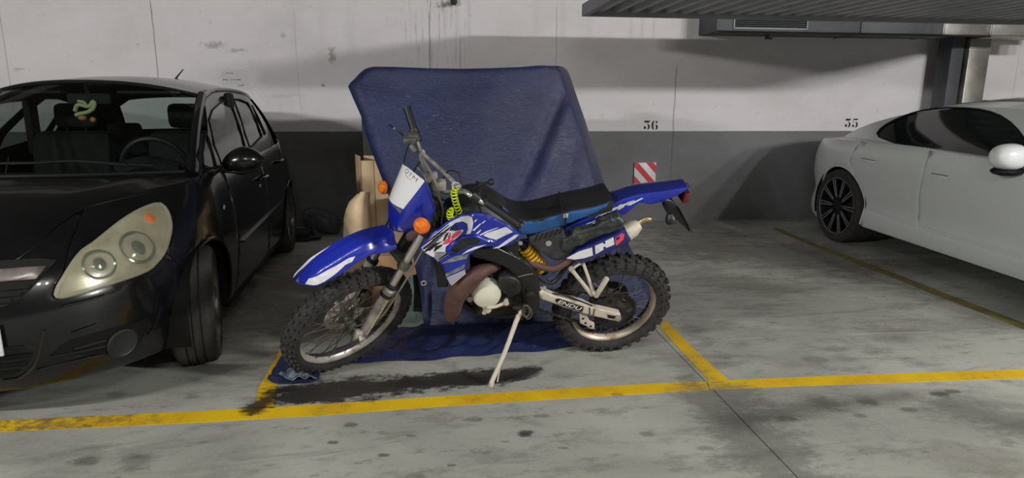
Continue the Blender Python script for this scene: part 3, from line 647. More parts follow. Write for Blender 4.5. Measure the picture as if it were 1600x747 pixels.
def on_guard(a, b):
    a = min(max(a, 0), .9999)*(len(MG)-1); b = min(max(b, 0), .9999)*12; i, j = int(a), int(b); u_, v_ = a-i, b-j
    return MG[i][j]*(1-u_)*(1-v_)+MG[i+1][j]*u_*(1-v_)+MG[i][j+1]*(1-u_)*v_+MG[i+1][j+1]*u_*v_
def guard_decal(poly):
    P, T, d = sheet(poly, .02); V = []
    for a, b in P:
        n = np.cross(on_guard(a+.01, b)-on_guard(a-.01, b), on_guard(a, b+.02)-on_guard(a, b-.02)); n /= np.linalg.norm(n)
        if n[1] < 0: n = -n
        V.append(on_guard(a, b)+n*.0012)
    return [tuple(v) for v in V], T
bp('white_flash', guard_decal([(.10, .985), (.16, .80), (.36, .78), (.54, .80), (.60, .86), (.56, .93), (.50, .90), (.40, .95), (.30, .985)]), M_DECW, fen, label='white flash along the near edge')
bp('white_flash', guard_decal([(.03, .02), (.15, .02), (.34, .02), (.47, .02), (.33, .10), (.18, .16), (.06, .17)]), M_DECW, fen, label='white flash along the far edge')
# ---------------- headlight mask
def quad_rows(*rows, n=8, bulge=(0, 0, 0), k=.0):
    out = []
    for r in rows: out.append([A(p) for p in r])
    return out
mTL, mT, mTR, mBR, mBL = SP(629, 256, -.07), SP(645, 263, -.01), SP(664, 283, .085), SP(630, 327, .062), SP(608.6, 306, -.085)
MTOP = cr([mTL, mT, mTR], 12)
def mask_pt(a, b):   # a across, b up
    a_c = min(max(a, 0.), 1.)*24; i_ = min(int(a_c), 23); tp_ = MTOP[i_]*(1-a_c+i_)+MTOP[i_+1]*(a_c-i_); bt = mBL*(1-a)+mBR*a
    return bt*(1-b)+tp_*b+f_s*.028*math.sin(math.pi*min(max(a, 0), 1))
MW_ = patch([(0, 0), (1, 0), (1, .5), (1, 1), (.75, 1), (.5, 1), (.25, 1), (0, 1)], lambda a, b: mask_pt(a, b), .06, th=.003)
mask = bp('headlight_mask', MW_, M_WHITE, label='white number-plate front of the headlight mask')
wing = [[SP(664, 283, .085), SP(668, 292, .10), SP(674, 310, .115), SP(679, 328, .12)], [SP(648, 304, .075), SP(655, 315, .10), SP(663, 330, .118), SP(672, 344, .12)], [SP(630, 327, .062), SP(636, 340, .09), SP(644, 350, .10), SP(650, 360, .105)], [SP(618, 345, .03), SP(622, 353, .07), SP(632, 362, .085), SP(640, 364, .09)]]
def surf_rows(R_, n=4):
    R2 = [cr(r, n) for r in R_]; return [[c for c in col] for col in zip(*[cr(list(col), n) for col in zip(*R2)])]
bp('side_wing', thicken(loft(surf_rows(wing)), .003), M_BLUE, mask, label='blue left side of the mask')
wr = [[SP(629, 256, -.07), SP(633, 262, -.1)], [SP(608.6, 306, -.085), SP(612, 312, -.12)], [SP(606, 345, -.06), SP(612, 348, -.1)]]
bp('side_wing', thicken(loft(wr), .003), M_BLUE, mask)
low = [[SP(608.6, 306, -.085), SP(618, 316, -.02), SP(630, 327, .062)], [SP(606.5, 318, -.08), SP(614, 334, -.01), SP(624, 344, .055)], [SP(607, 342, -.07), SP(613, 352, -.01), SP(621, 360, .06)], [SP(608, 356, -.05), SP(620, 362, .02), SP(632, 363, .08)]]
bp('lower_mask', thicken(loft(surf_rows(low)), .003), M_BLUE, mask, label='blue lower part of the mask')
bp('headlight_lens', thicken(loft(surf_rows([[SP(610, 309, -.08)+f_s*.012, SP(620, 319, -.02)+f_s*.018, SP(630.5, 329, .06)+f_s*.01], [SP(613, 316, -.07)+f_s*.012, SP(620, 328, -.02)+f_s*.016, SP(628, 338, .05)+f_s*.01], [SP(617, 325, -.055)+f_s*.006, SP(620.5, 333, -.02)+f_s*.01, SP(626, 341.5, .045)+f_s*.005]])), .003), mat('headlight_glass', '#8f8fa0', .12, coat=1., noise=(30, '#54526a', .4, .7)), mask)
bp('top_trim', tube([SP(664, 283, .087), SP(672, 302, .112), SP(679, 327, .121)], .004, 8, 5), M_BLUE, mask)
V2, T2 = text_mesh('QTM', bold=-.02)
MQ = [inv(lambda a, b: BW(mask_pt(a, b)), x, y, .5, .8) for x, y in ((631.5, 269), (649.5, 285), (653.5, 279.5), (635.5, 262.5))]
mq_ = quadmap(MQ); qm = lambda a, b: mask_pt(*mq_(a, b))+f_s*.0016
bp('mask_lettering', ([tuple(qm(p[0], p[1])) for p in V2], T2), M_CABLE, mask, smooth=0)
V2, T2 = text_mesh('-- --- ---'); qm2 = lambda a, b: mask_pt(*mq_(.25+a*.5, -.32+b*.1))+f_s*.0016
bp('mask_lettering', ([tuple(qm2(p[0], p[1])) for p in V2], T2), M_CABLE, mask, smooth=0)
# ---------------- handlebar and controls
HB = bp('handlebar', tube(SPs((646, 205, -.29), (655, 232, -.22), (660, 254, -.155), (667, 268, -.09), (677, 279, -.03), (687, 292, .02), (696, 300, .07), (710, 300.5, .115), (725, 299, .165), (737, 306, .21), (760, 320, .25)), .0112, 14, 5), M_CHR)
bp('crossbar', tube(SPs((657, 237, -.205), (690, 266, 0), (717, 292, .15)), .0085, 12, 3), M_ALU, HB)
for q in ((659, 238, -.205), (716, 292, .145)): bp('crossbar_clamp', ellipsoid(SP(*q), (.016, .016, .016), 12), M_ALU, HB)
def ribbed(p0, p1, r, n=26):
    P = [A(p0)+(A(p1)-A(p0))*i/(n-1) for i in range(n)]; return tube(P, [r+(.0014 if i % 2 else 0) for i in range(n)], 14)
bp('grip', join(ribbed(SP(636.5, 170, -.385), SP(648, 207, -.285), .0165), tube([SP(636, 168, -.392), SP(637, 171, -.384)], .0195, 14)), M_CABLE, HB)
bp('grip', join(ribbed(SP(759, 316, .245), SP(812, 352, .40), .0175), tube([SP(811, 351, .396), SP(814, 354, .405)], .020, 14)), M_CABLE, HB)
bp('throttle_housing', join(tube([SP(646, 203, -.295), SP(652, 222, -.25)], .025, 14), box(SP(648, 212, -.27), (.04, .045, .04), .01)), M_BLKP, HB)
mc = bp('brake_master_cylinder', join(box(SP(640, 218, -.25), (.06, .035, .05), .01), tube([SP(637, 222, -.25), SP(649, 238, -.2)], .014, 12), box(SP(645, 213, -.255), (.05, .03, .045), .008)), M_GREEN, HB)
bp('brake_lever', tube(SPs((634, 217, -.26), (627, 209, -.29), (618, 202, -.32), (608, 195, -.36)), [.008, .007, .0055, .006], 10, 4, flat=.6), M_CABLE, HB)
bp('brake_lever_edge', tube(SPs((625, 207.5, -.297), (615, 200, -.33)), .0052, 8), M_CHR, HB, label='bright worn edge of the brake lever')
bp('bar_clamp', join(box(SP(673, 277, -.04), (.06, .05, .035), .01), box(SP(686, 289, .035), (.06, .05, .035), .01)), M_ALU, HB)
bp('clutch_perch', join(tube([SP(737, 304, .205), SP(748, 312, .23)], .021, 14), box(SP(741, 303, .20), (.05, .035, .045), .01)), M_BLKP, HB)
bp('clutch_lever', join(tube(SPs((740, 300, .20), (743, 294, .215), (752, 288, .235), (766, 285, .25)), [.008, .007, .006, .006], 10, 4), ellipsoid(SP(767.5, 284.5, .255), (.014, .014, .014), 12)), M_CABLE, HB)
bp('switch_housing', box(SP(752, 313, .225), (.06, .04, .05), .012), M_BLKP, HB)
for pts, r, m in (([(652, 262, -.1), (664, 278, -.02), (672, 305, .03), (680, 335, .06), (678, 352, .06)], .004, M_GCABLE), ([(657, 240, -.2), (676, 275, .04), (685, 305, .08), (692, 328, .09), (690, 350, .08)], .0045, M_GCABLE), ([(640, 225, -.22), (634, 240, -.16), (632, 262, -.1), (640, 290, -.05)], .0032, M_CABLE),
                  ([(742, 308, .21), (728, 318, .16), (712, 322, .1), (700, 330, .05), (690, 345, .02)], .005, M_CABLE), ([(747, 315, .22), (752, 335, .2), (754, 350, .15)], .004, M_CABLE), ([(690, 285, .02), (700, 268, .05), (715, 270, .1), (722, 290, .15)], .0035, M_CABLE), ([(668, 300, 0), (690, 312, .05), (715, 312, .12), (738, 306, .2)], .0045, M_CABLE)):
    bp('control_cable', tube(SPs(*pts), r, 8, 6), m)
bp('gauge_housing', join(box(SP(682, 312, .0), (.07, .06, .09), .015), lathe([(.03, 0), (.034, .03), (.028, .045)], SP(674, 300, -.02), tuple(a_), 18), box(SP(690, 330, .03), (.06, .07, .08), .015)), M_GREEN)
bp('wiring_bundle', join(*[tube(SPs((668+6*i, 300+4*i, -.02+.02*i), (676+5*i, 322+3*i, .0+.02*i), (672+7*i, 345, .02+.02*i), (664+9*i, 362, .03)), .006, 7, 5) for i in range(4)]), M_CABLE)
bp('blue_foil_patch', thicken(loft([SPs((660, 337, .07), (668, 334, .075), (677, 331, .08)), SPs((664, 344, .07), (670, 342, .08), (676, 340, .085)), SPs((671, 349, .07), (674, 348, .075), (675, 347, .08))]), .002), mat('pale_blue_foil', '#8fb4c8', .35, noise=(60, '#4f7f9c', .4, .6)))
def indicator(c, r, name_l, ax, stem):
    I = bp('turn_signal', join(lathe([(.0, -.024), (r*.6, -.022), (r*.95, -.008), (r, .0)], c, ax, 22), tube(stem, .007, 8)), M_BLKP, label='black-backed turn signal')
    bp('amber_lens', lathe([(r, 0), (r*.97, .008), (r*.75, .02), (0, .027)], c, ax, 22), M_AMB, I)
    return I
indicator(SP(659, 352.5, .17), .036, 0, tuple(f_s*.75+n_s*.5), [SP(659, 352, .16)-f_s*.02, SP(670, 350, .10)-f_s*.02])
indicator(SP(600.5, 293, -.17), .030, 0, tuple(f_s*.9-n_s*.1-a_*.2), [SP(600, 293, -.16)-f_s*.01, SP(618, 312, -.09)-f_s*.03])
bp('horn_bracket', lathe([(.028, -.012), (.03, 0), (.018, .008), (0, .009)], SP(645, 369, .11), tuple(n_s), 20), M_RUST)
# ---------------- coiled lanyard hanging from the bar
def helix(P, R_, r, turns):
    P = [A(p) for p in P]; n = len(P); V = []
    for i in range(n):
        t = P[min(i+1, n-1)]-P[max(i-1, 0)]; t /= np.linalg.norm(t); s = np.cross(t, A([0.31, .2, .93])); s /= np.linalg.norm(s); b = np.cross(t, s); an = 2*math.pi*turns*i/(n-1)
        V.append(P[i]+R_*(math.cos(an)*s+math.sin(an)*b))
    return tube(V, r, 6)
M_NEON = mat('neon_yellow_plastic', '#cfe01f', .35)
Q = cr([BW(SP(*q)) for q in ((712, 293, .15), (709.5, 302, .15), (711, 312, .15), (714, 322, .15), (717, 332, .15), (715, 340, .15), (708, 343, .15), (703, 338, .15), (703.5, 331, .15), (708, 328, .15))], 28)
lan = thing('coil_lanyard', 'neon yellow coiled lanyard hanging from the chrome handlebar', 'lanyard', tuple(Q[0]))
obj('coil', helix(Q, .0125, .0030, 19), M_NEON, lan, world=True, label='neon yellow coil')
obj('split_ring', join(tube([BW(SP(714+7*math.cos(t), 292+5*math.sin(t), .13)) for t in [k*math.pi/9 for k in range(18)]], .0018, 6, closed=True), tube([BW(SP(712+6*math.cos(t), 289+4*math.sin(t), .14)) for t in [k*math.pi/9 for k in range(18)]], .0018, 6, closed=True)), mat('white_cord', '#d9dccb', .5), lan, world=True)
# ---------------- tank, seat, tail
def station(L, dw, low_, m_name=None): pass
def body_loft(Lpx, w, sec, n=5):
    """L: left edge pixels on plane w; sec(k)-> list of (z factor, dv) across"""
    L = cr([BP(x, y, w) for x, y in Lpx], n); m = len(L); return [[(p[0], p[1]+dv, w*zf) for zf, dv in sec(i/(m-1))] for i, p in enumerate(L)]
seatL = [(752, 312), (768, 320), (785, 330), (800, 339), (815, 344.5), (830, 345), (852.5, 341), (879.5, 333.5), (897.5, 329.6), (931, 323), (959, 315)]
S = body_loft(seatL, .092, lambda k: [(1.0, -.05), (1.03, -.012), (.96, .003), (.7, .007), (0, .007), (-.7, .004), (-.96, -.004), (-1.03, -.015), (-1.0, -.05)])
SEAT = bp('seat', join(loft(S), (S[-1], [tuple(range(9))]), (S[0], [tuple(range(9))])), M_VINYL, label='black seat cover')
bl = [(786, 326), (800, 340), (815, 347), (830, 347), (852.5, 343), (879.5, 335), (897.5, 331), (931, 325), (954, 317), (957, 320), (933.5, 333), (906.5, 344), (884, 353.5), (857, 362), (825.5, 368), (812, 366), (798.5, 353), (788, 340)]
solid(bl, .100, .02, .012, M_SEATB, 'seat_side', .02, SEAT, smooth_n=2, mirror_=True, label='light blue vinyl side of the seat')
bp('seat_strap', tube([BP(884, 354, .102), BP(883, 335, .106), BP(879, 328, .094), BP(876, 312, -.02), BP(875, 301, -.09)], .011, 8, 5, flat=.25), M_CABLE, SEAT)
bp('strap_buckle', box(BP(884, 337, .112), (.022, .022, .006), .002), M_ALU, SEAT)
tailL = [(955, 318.5), (975, 310.5), (998, 303.5), (1032, 299), (1055, 296), (1075, 292)]
Tl = body_loft(tailL, .062, lambda k: [(1.0, -.012), (1.0, 0), (.8, .003), (.35, .003), (0, .002), (-.35, -.001), (-.8, -.012), (-.92, -.02), (-.95, -.03)])
rf = bp('rear_mudguard', thicken(loft([[(c[0], c[1], c[2]*(1-.25*max(0, i/(len(Tl)-1)-.8)/.2)) for c in r] for i, r in enumerate(Tl)]), .004), M_BLUE2, label='blue top of the tail mudguard, darkened by painted shade')  # same blue as the side, shade on the top painted as deeper colour
tp_ = [(1076, 292.5), (1054, 296.5), (1032, 299.5), (999, 304), (975, 311), (957, 319.5), (933, 335), (906, 345.5), (884, 357), (872, 380), (890, 371), (930, 353), (958, 343), (978, 335), (991, 324), (1000, 317), (1017, 320), (1033, 316.5), (1055, 307.5), (1070, 300)]
tailp = solid(tp_, .066, .006, .004, M_BLUE, 'tail_panel', .02, mirror_=True)
bp('tail_underside', loft([[BP(x, y, w_) for x, y in ((1000, 317), (1017, 319), (1033, 315.5), (1055, 306), (1072, 298))] for w_ in (.062, -.06)]), M_BLKP)
def dec(px, w, m, name, parent=None, off=.0012):
    P = [BP(x, y, w)[:2] for x, y in px]; return bp(name, patch(P, lambda a, b: (a, b, w+off), .03, th=.0004), m, parent, smooth=0)
dec([(877, 377), (893, 368), (925, 353.5), (962, 336), (938, 340), (915, 350), (893, 356)], .066, M_DECW, 'white_flash', tailp)
dec([(941, 332), (965, 322.5), (990, 313), (992, 314), (966, 324.5), (944, 334)], .066, M_DECW, 'pinstripe', tailp)
dec([(978, 321), (1003, 309), (1005, 310), (985, 320.5)], .066, M_DECW, 'pinstripe', tailp)
def letters(s, quad, w, m, name, parent, shear=.3, bold=.02, off=.002):
    V2, T2 = text_mesh(s, shear, bold); q = quadmap([BP(x, y, w) for x, y in quad])
    return bp(name, ([tuple(q(a, b)+A([0, 0, off])) for a, b in V2], T2), m, parent, smooth=0)
letters('Racing', [(926, 344), (978, 323), (988, 311), (938, 331)], .066, M_DECW, 'tail_lettering', tailp, .5, .035)
tl = bp('tail_light', box(BP(1068, 303, 0), (.035, .06, .09), .012), mat('dark_red_lens', '#5a1522', .25, coat=.6))
bp('tail_edge', tube([BP(1074, 286, -.055), BP(1077, 290, .0), BP(1075, 293, .06)], .005, 8, 3), M_BLUE2)
M_SMK = mat('worn_black_rubber', '#1d1d20', .45, bump=(30, .2))
pc = solid([(1034, 314), (1044, 311), (1054, 316), (1063, 329), (1071, 344), (1080, 362), (1077, 362.5), (1070, 355), (1063, 349), (1056, 342), (1048, 330), (1040, 321)], .045, .09, .006, M_SMK, 'plate_holder', .015)
bp('licence_plate', thicken(loft([[BP(1057, 322, w_)+A([.006, 0, 0]), BP(1080, 363, w_)+A([.006, 0, 0])] for w_ in (-.085, .06)]), .002), mat('plate_back', '#202124', .5), pc)
bp('rear_turn_signal', join(tube(BPs((1037, 318, .04), (1042, 325, .08), (1046, 333, .12)), [.009, .012, .010], 10, 4), lathe([(0, -.03), (.014, -.028), (.022, -.012), (.026, .004), (.022, .018), (0, .026)], BP(1048, 343, .13), (.25, -.9, .35), 18)), M_SMK)
bp('rear_turn_signal', join(tube(BPs((1037, 318, -.04), (1042, 323, -.08), (1046, 330, -.12)), [.009, .012, .010], 10, 4), ellipsoid(BP(1050, 336, -.13), (.02, .028, .02), 14)), M_SMK)
# ---------------- tank and shroud
tk = cr([BP(*q) for q in ((712, 330, .10), (730, 326, .12), (752, 324, .12), (785, 336, .115), (812, 362, .10))], 4)
bp('fuel_tank', loft([[(p[0], p[1]+dv-.01, .1*zf) for zf, dv in ((1.15, -.13), (1.25, -.05), (1.0, .0), (.5, .03), (0, .036), (-.5, .03), (-1.0, 0), (-1.25, -.05), (-1.15, -.13))] for p in tk]), M_BLKP)
bp('filler_cap', lathe([(.034, -.005), (.034, .012), (.028, .02), (0, .021)], BP(738, 318, 0), (.15, 1, 0), 20), M_BLKP)
wS = lambda u, v: .125+.045*min(max((-.62-u)/.35, 0), 1)-.10*max(0, .62-v)
fS = lambda u, v: A([u, v, wS(u, v)]); fSW = lambda u, v: BW(fS(u, v))
def spoly(px, ox=640, oy=320, k=5.333): return [tuple(inv(fSW, ox+x/k, oy+y/k, -.75, .75)) for x, y in px]
outl = [(90, 360), (140, 300), (200, 240), (330, 140), (430, 92), (490, 82), (560, 72), (640, 85), (700, 110), (780, 150), (850, 190), (920, 250), (905, 300), (850, 345), (740, 362), (650, 355), (560, 378), (500, 425), (475, 500), (462, 560), (350, 675), (310, 600), (270, 500), (180, 440)]
SH = bp('tank_shroud', patch(spoly(outl), fS, .02, r=.008, th=.004), M_BLUE, label='blue side shroud with white and red graphics')
bp('tank_shroud', xf(patch(spoly(outl), fS, .04, th=.004), lambda v: (v[0]+.01, v[1]-.06, -v[2]*.85)), M_BLUE)
def sdec(px, m, name='graphic', off=.0014): return bp(name, patch(spoly(px), fS, .015, th=.0004, off=off), m, SH, smooth=0)
M_GRD = mat('grey_graphic', '#8f9094', .4, noise=(35, '#5d5e66', .4, .6)); M_REDD = mat('red_graphic', '#d84a63', .4); M_NAVY = mat('navy_graphic', '#15164a', .35, coat=.4)
sdec([(98, 358), (150, 300), (205, 246), (335, 146), (432, 98), (490, 90), (520, 105), (530, 150), (522, 200), (505, 240), (470, 246), (487, 200), (480, 155), (440, 136), (380, 150), (340, 185), (330, 215), (400, 215), (440, 205), (450, 215), (400, 270), (330, 325), (300, 350), (296, 388), (330, 410), (236, 468), (215, 440), (188, 432), (128, 396)], M_DECW, 'white_graphic')
sdec([(210, 390), (300, 392), (330, 412), (235, 472), (205, 440)], M_GRD, 'grey_graphic', .002)
for q in ([(105, 362), (200, 285), (330, 185), (345, 175), (330, 200), (215, 290), (120, 372)], [(110, 330), (200, 258), (322, 165), (330, 168), (215, 262), (120, 335)], [(150, 372), (215, 320), (275, 300), (215, 345), (165, 385)], [(120, 385), (180, 350), (185, 358), (130, 395)], [(215, 345), (280, 325), (265, 345), (205, 390), (200, 385)], [(300, 240), (330, 225), (290, 300), (275, 300)]): sdec(q, M_CABLE if q[0][0] != 105 else M_NAVY, 'black_scratch_graphic', .0022)
for k in range(9):
    x0, y0 = 120+11*k, 388-17*k; sdec([(x0, y0), (x0+70+6*k, y0-48), (x0+72+6*k, y0-44), (x0+4, y0+5)], M_CABLE, 'black_scratch_graphic', .003)
for k in range(5): sdec([(235+14*k, 455-9*k), (285+14*k, 418-9*k), (288+14*k, 422-9*k), (239+14*k, 460-9*k)], M_CABLE, 'black_scratch_graphic', .003)
sdec([(350, 190), (385, 160), (400, 175), (405, 205), (380, 218), (345, 205)], M_NAVY, 'dark_dot_graphic', .0022)
sdec([(268, 330), (300, 292), (345, 262), (335, 290), (375, 285), (340, 318), (300, 325)], M_REDD, 'red_letter', .0026); sdec([(318, 258), (345, 225), (340, 262), (318, 290)], M_REDD, 'red_letter', .0026)
sdec([(345, 262), (385, 222), (425, 212), (430, 228), (400, 258), (372, 275), (352, 285)], M_REDD, 'red_letter', .0026)
sdec([(612, 255), (640, 235), (800, 184), (830, 200), (862, 226), (722, 291), (660, 275)], M_DECW, 'white_graphic')
sdec([(690, 362), (740, 345), (800, 300), (878, 248), (912, 248), (885, 275), (800, 330), (740, 362)], M_DECW, 'white_graphic')
sdec([(262, 492), (330, 450), (392, 424), (490, 408), (472, 448), (380, 470)], M_GRD, 'grey_graphic'); sdec([(298, 572), (380, 535), (460, 494), (454, 530), (302, 602)], M_GRD, 'grey_graphic')
Lp = lambda t: (305+42*t, 605+68*t)
Rp = lambda t: (460+8*t, 538+36*t)
for k in range(7): sdec([Lp((k+.45)/7), Rp((k+.45)/7), Rp((k+.95)/7), Lp((k+.95)/7)], M_DECW, 'pinstripe')
for q in ([(522, 212), (590, 152), (594, 160), (540, 215)], [(548, 242), (590, 206), (596, 212), (570, 240)], [(580, 250), (640, 218), (738, 186), (740, 190), (650, 225), (592, 256)], [(538, 135), (560, 118), (562, 124), (542, 145)], [(600, 150), (630, 128), (632, 134), (606, 158)], [(515, 90), (530, 75), (534, 82), (520, 98)]): sdec(q, M_DECW, 'pinstripe')
# glossy air scoop moulded over the shroud
scoop = [(300, 385), (325, 345), (370, 300), (430, 262), (500, 246), (575, 250), (640, 280), (740, 300), (700, 312), (620, 318), (560, 330), (500, 352), (455, 385), (400, 410), (345, 420)]
bp('air_scoop', patch(spoly(scoop), lambda u, v: fS(u, v)+A([0, 0, .012]), .015, r=.012, th=.01), M_BLUE, SH, label='glossy blue moulded air scoop')
bp('scoop_opening', patch(spoly([(335, 375), (360, 330), (430, 280), (500, 258), (560, 260), (590, 285), (560, 315), (500, 325), (450, 355), (390, 388)]), lambda u, v: fS(u, v)+A([0, 0, .0135]), .02, th=.0006), mat('gloss_black', '#101018', .12, coat=1), SH)
bp('scoop_flash', patch(spoly([(430, 404), (480, 365), (540, 338), (640, 318), (560, 352), (490, 378)]), lambda u, v: fS(u, v)+A([0, 0, .0125]), .02, th=.0006), M_DECW, SH)
# radiator behind the shroud
bp('radiator', join(box(BP(690, 395, 0), (.05, .26, .20), .006)), M_BLKP)
# ---------------- frame, engine, exhaust
fr_ = [(752, 388), (775, 388), (795, 394), (812, 402), (828, 414), (839, 428), (845, 452), (842, 480), (836, 492), (826, 492), (818, 470), (812, 450), (803, 432), (790, 420), (772, 412), (750, 406), (735, 403), (732, 396)]
FRM = solid(fr_, .105, .045, .01, M_FRAME, 'frame_spar', .02, smooth_n=2); solid(fr_, -.06, .045, .0, M_FRAME, 'frame_spar', .04, smooth_n=1)
bp('frame_downtube', tube(BPs((700, 360, 0), (704, 400, 0), (712, 450, 0), (735, 482, 0), (790, 492, 0), (832, 486, 0)), .018, 12, 5), M_FRAME)
bp('backbone', tube(BPs((690, 345, 0), (740, 362, 0), (800, 385, 0), (835, 410, 0)), .022, 12, 5), M_FRAME)
for w_ in (.075, -.075):
    bp('subframe_rail', tube(BPs((806, 378, w_*.6), (880, 368, w_*.6), (950, 336, w_*.6), (1000, 312, w_*.6), (1030, 308, w_*.6)), .011, 10, 4), M_FRAME); bp('subframe_stay', tube(BPs((836, 430, w_), (862, 442, w_), (885, 418, w_), (910, 392, w_), (940, 352, w_)), .011, 10, 4), M_FRAME)
bp('frame_scratch', tube(BPs((779, 389, .1065), (800, 399, .1065), (812, 405, .1065)), .0012, 5), M_ALU, FRM)
bp('frame_scratch', tube(BPs((809, 433, .1065), (822, 429.5, .1065), (833, 428, .1065)), .0012, 5), M_ALU, FRM)
bp('pivot_bolt', lathe([(.018, 0), (.018, .006), (.012, .008), (.012, .014), (0, .014)], BP(828, 452, .105), (0, 0, 1), 20), M_FRAME)
bp('pivot_bolt', lathe([(.010, 0), (.010, .01), (0, .012)], BP(850, 449, .10), (0, 0, 1), 12), M_ALU)
bp('side_bolt', lathe([(.010, 0), (.010, .006), (0, .008)], BP(813, 379.5, .13), (0, 0, 1), 12), M_ALU)
c = BP(758.5, 452, .07)
eng = bp('engine_case', join(xf(box((0, 0, 0), (.30, .19, .17), .03), lambda v: (v[0]+BP(785, 455, 0)[0], v[1]+BP(785, 455, 0)[1], v[2])), box(BP(765, 425, -.01), (.13, .12, .12), .01)), M_DIRT)
for k in range(7): bp('cooling_fin', box(BP(762, 412+4*k, -.01), (.16, .004, .15), .001), M_DIRT, eng)
igc = bp('magneto_cover', join(lathe([(.0, .075), (.04, .073), (.062, .064), (.071, .045), (.072, .0)], c, (0, 0, 1), 32), xf(lathe([(.020, 0), (.020, .058), (.0, .064)], (0, 0, 0), (0, 0, 1), 16), lambda v: (v[0]+BP(759, 473, .07)[0], v[1]+BP(759, 473, .07)[1], v[2]+.07)), ellipsoid(tuple(BP(759, 467, .085)), (.026, .04, .03), 12)), M_CREAM, eng, label='cream round engine cover')
for (x, y) in ((740, 445), (777, 455), (768, 432), (750, 433)): bp('cover_screw', lathe([(.006, 0), (.006, .008), (0, .009)], BP(x, y, .118), (0, 0, 1), 8), M_DIRT, igc)
sp = [(780, 437), (796, 433), (812, 440), (815, 455), (806, 464), (792, 462), (781, 452)]
sc_ = solid(sp, .125, .05, .012, M_BLKP, 'sprocket_cover', .015, eng, smooth_n=3)
for q in ([(796, 456), (803, 457), (799, 462), (793, 460)], [(799, 444), (806, 447), (807, 454), (801, 450)], [(790, 452), (796, 449), (797, 454), (792, 457)]): solid(q, .127, .003, 0, M_SLOT, 'vent_slot', .02, sc_)
bp('kick_starter_boss', lathe([(.02, 0), (.022, .02), (.014, .026), (0, .027)], BP(828, 458, .105), (0, 0, 1), 18), M_DIRT, eng)
bp('carburettor', join(box(BP(795, 420, 0), (.07, .07, .07), .015), lathe([(.028, 0), (.028, .07)], BP(790, 425, 0), (1, .3, 0), 16)), M_DIRT)
bp('exhaust_chamber', tube(BPs((778, 416, .05), (764, 420, .085), (748, 427, .11), (732, 439, .115), (718, 454, .11), (710, 468, .09), (707, 484, .07), (706, 494, .055)), [.020, .028, .039, .046, .049, .047, .043, .037], 20, 5), M_RUST, label='rusty brown exhaust expansion chamber')
bp('exhaust_pipe', tube(BPs((800, 400, .0), (818, 402, .05), (838, 414, .09), (862, 420, .1), (882, 412, .1), (898, 398, .09)), .017, 12, 5), M_RUST)
bp('cylinder_nut', join(lathe([(.012, -.02), (.015, 0), (.015, .02), (0, .022)], BP(733.5, 464, .08), (0, 0, 1), 12)), M_ALU)
bp('gear_shift_lever', join(tube(BPs((792, 472, .12), (775, 479, .135), (760, 481.5, .14)), [.009, .0085, .0085], 10, 4), lathe([(.012, -.014), (.012, .014)], BP(791, 472, .125), (0, 0, 1), 12), tube([BP(758, 484, .135), BP(756.5, 489, .175)], .0105, 10)), M_ALUW)
# ---------------- shock absorber
pA, pB = BP(818, 383, .055), BP(847, 419, .055); ax_ = (pB-pA)
bp('shock_body', tube([pA-ax_*.1, pB+ax_*.05], .019, 14), M_BLKP)
bp('shock_spring', helix([pA+ax_*k/200 for k in range(201)], .029, .0085, 8), M_YSPR, label='yellow coil spring')
bp('shock_reservoir', tube([BP(822, 392, .02), BP(852, 424, .02)], .026, 14), M_BLKP)
# ---------------- side panel, air box, silencer
ab = [(826, 378), (832, 371), (846, 365), (862, 358), (880, 357), (884, 370), (893, 369), (900, 385), (893, 398), (880, 407), (866, 408), (850, 399), (836, 390)]
AB = solid(ab, .105, .08, .012, mat('scuffed_grey_plastic', '#2d2e31', .55, noise=(18, '#47484b', .5, .8), bump=(60, .2)), 'air_box', .02, smooth_n=2)
for k in range(6): solid([(839+8*k, 368-2.3*k), (841.5+8*k, 367-2.3*k), (836+8*k, 378-2.6*k), (833.5+8*k, 378.6-2.6*k)], .108, .004, 0, M_SLOT, 'vent_slot', .02, AB)
bp('mount_boss', lathe([(.014, 0), (.014, .004), (.006, .005), (0, .005)], BP(857, 380, .107), (0, 0, 1), 16), M_ALU, AB)
_rnd = random.Random(3)
wr_ = [(881, 374), (900, 366), (925, 356), (950, 346), (968, 341), (978, 346), (976, 356), (968, 361), (945, 368), (920, 379), (900, 388), (884, 397), (876, 392)]
Pq = [BP(x, y, .12)[:2] for x, y in wr_]
def crumple(a, b): return (a, b, .118+.002*math.sin(a*25-b*150)+.002*math.sin(a*60+b*90)*math.sin(a*30-b*80)+.0015*math.sin(a*180+1.3)*math.cos(b*150))
bp('wrapped_bag', patch(Pq, crumple, .009, r=.012, th=.03), mat('black_bag_film', '#2b302f', .28, noise=(30, '#4a514e', .5, .75), bump=(90, .5)), smooth=60, label='crumpled black plastic wrapped over the side panel')
sil = [BP(905, 393, .135), BP(940, 379, .135), BP(978, 362, .135)]
SIL = bp('silencer', tube([BP(888, 404, .075), BP(902, 397, .075), BP(940, 380, .075), BP(975, 364, .075), BP(979, 362, .075)], [.012, .052, .054, .052, .046], 24, flat=1), M_BLUE2, label='dark blue silencer body')
bp('end_cap', tube(BPs((976, 364, .075), (990, 356, .075), (1000, 350.5, .075)), [.045, .040, .022], 22), M_ALUW, SIL)
bp('tail_pipe', tube(BPs((996, 352, .075), (1003, 345, .075), (1010, 342.5, .075), (1017, 342.5, .075)), [.0125, .0125, .0135, .0125], 14, 4), mat('brassy_pipe', '#b0a27e', .35, .7), SIL)
plW = .131
def fP(u, v): return A([u, v, plW])
pn = [(884, 404), (905, 391.5), (928, 382), (950, 372), (965, 366), (975, 361), (980, 363), (979, 373), (972, 382), (960, 391), (942, 398), (925, 404), (905, 408), (896, 407)]
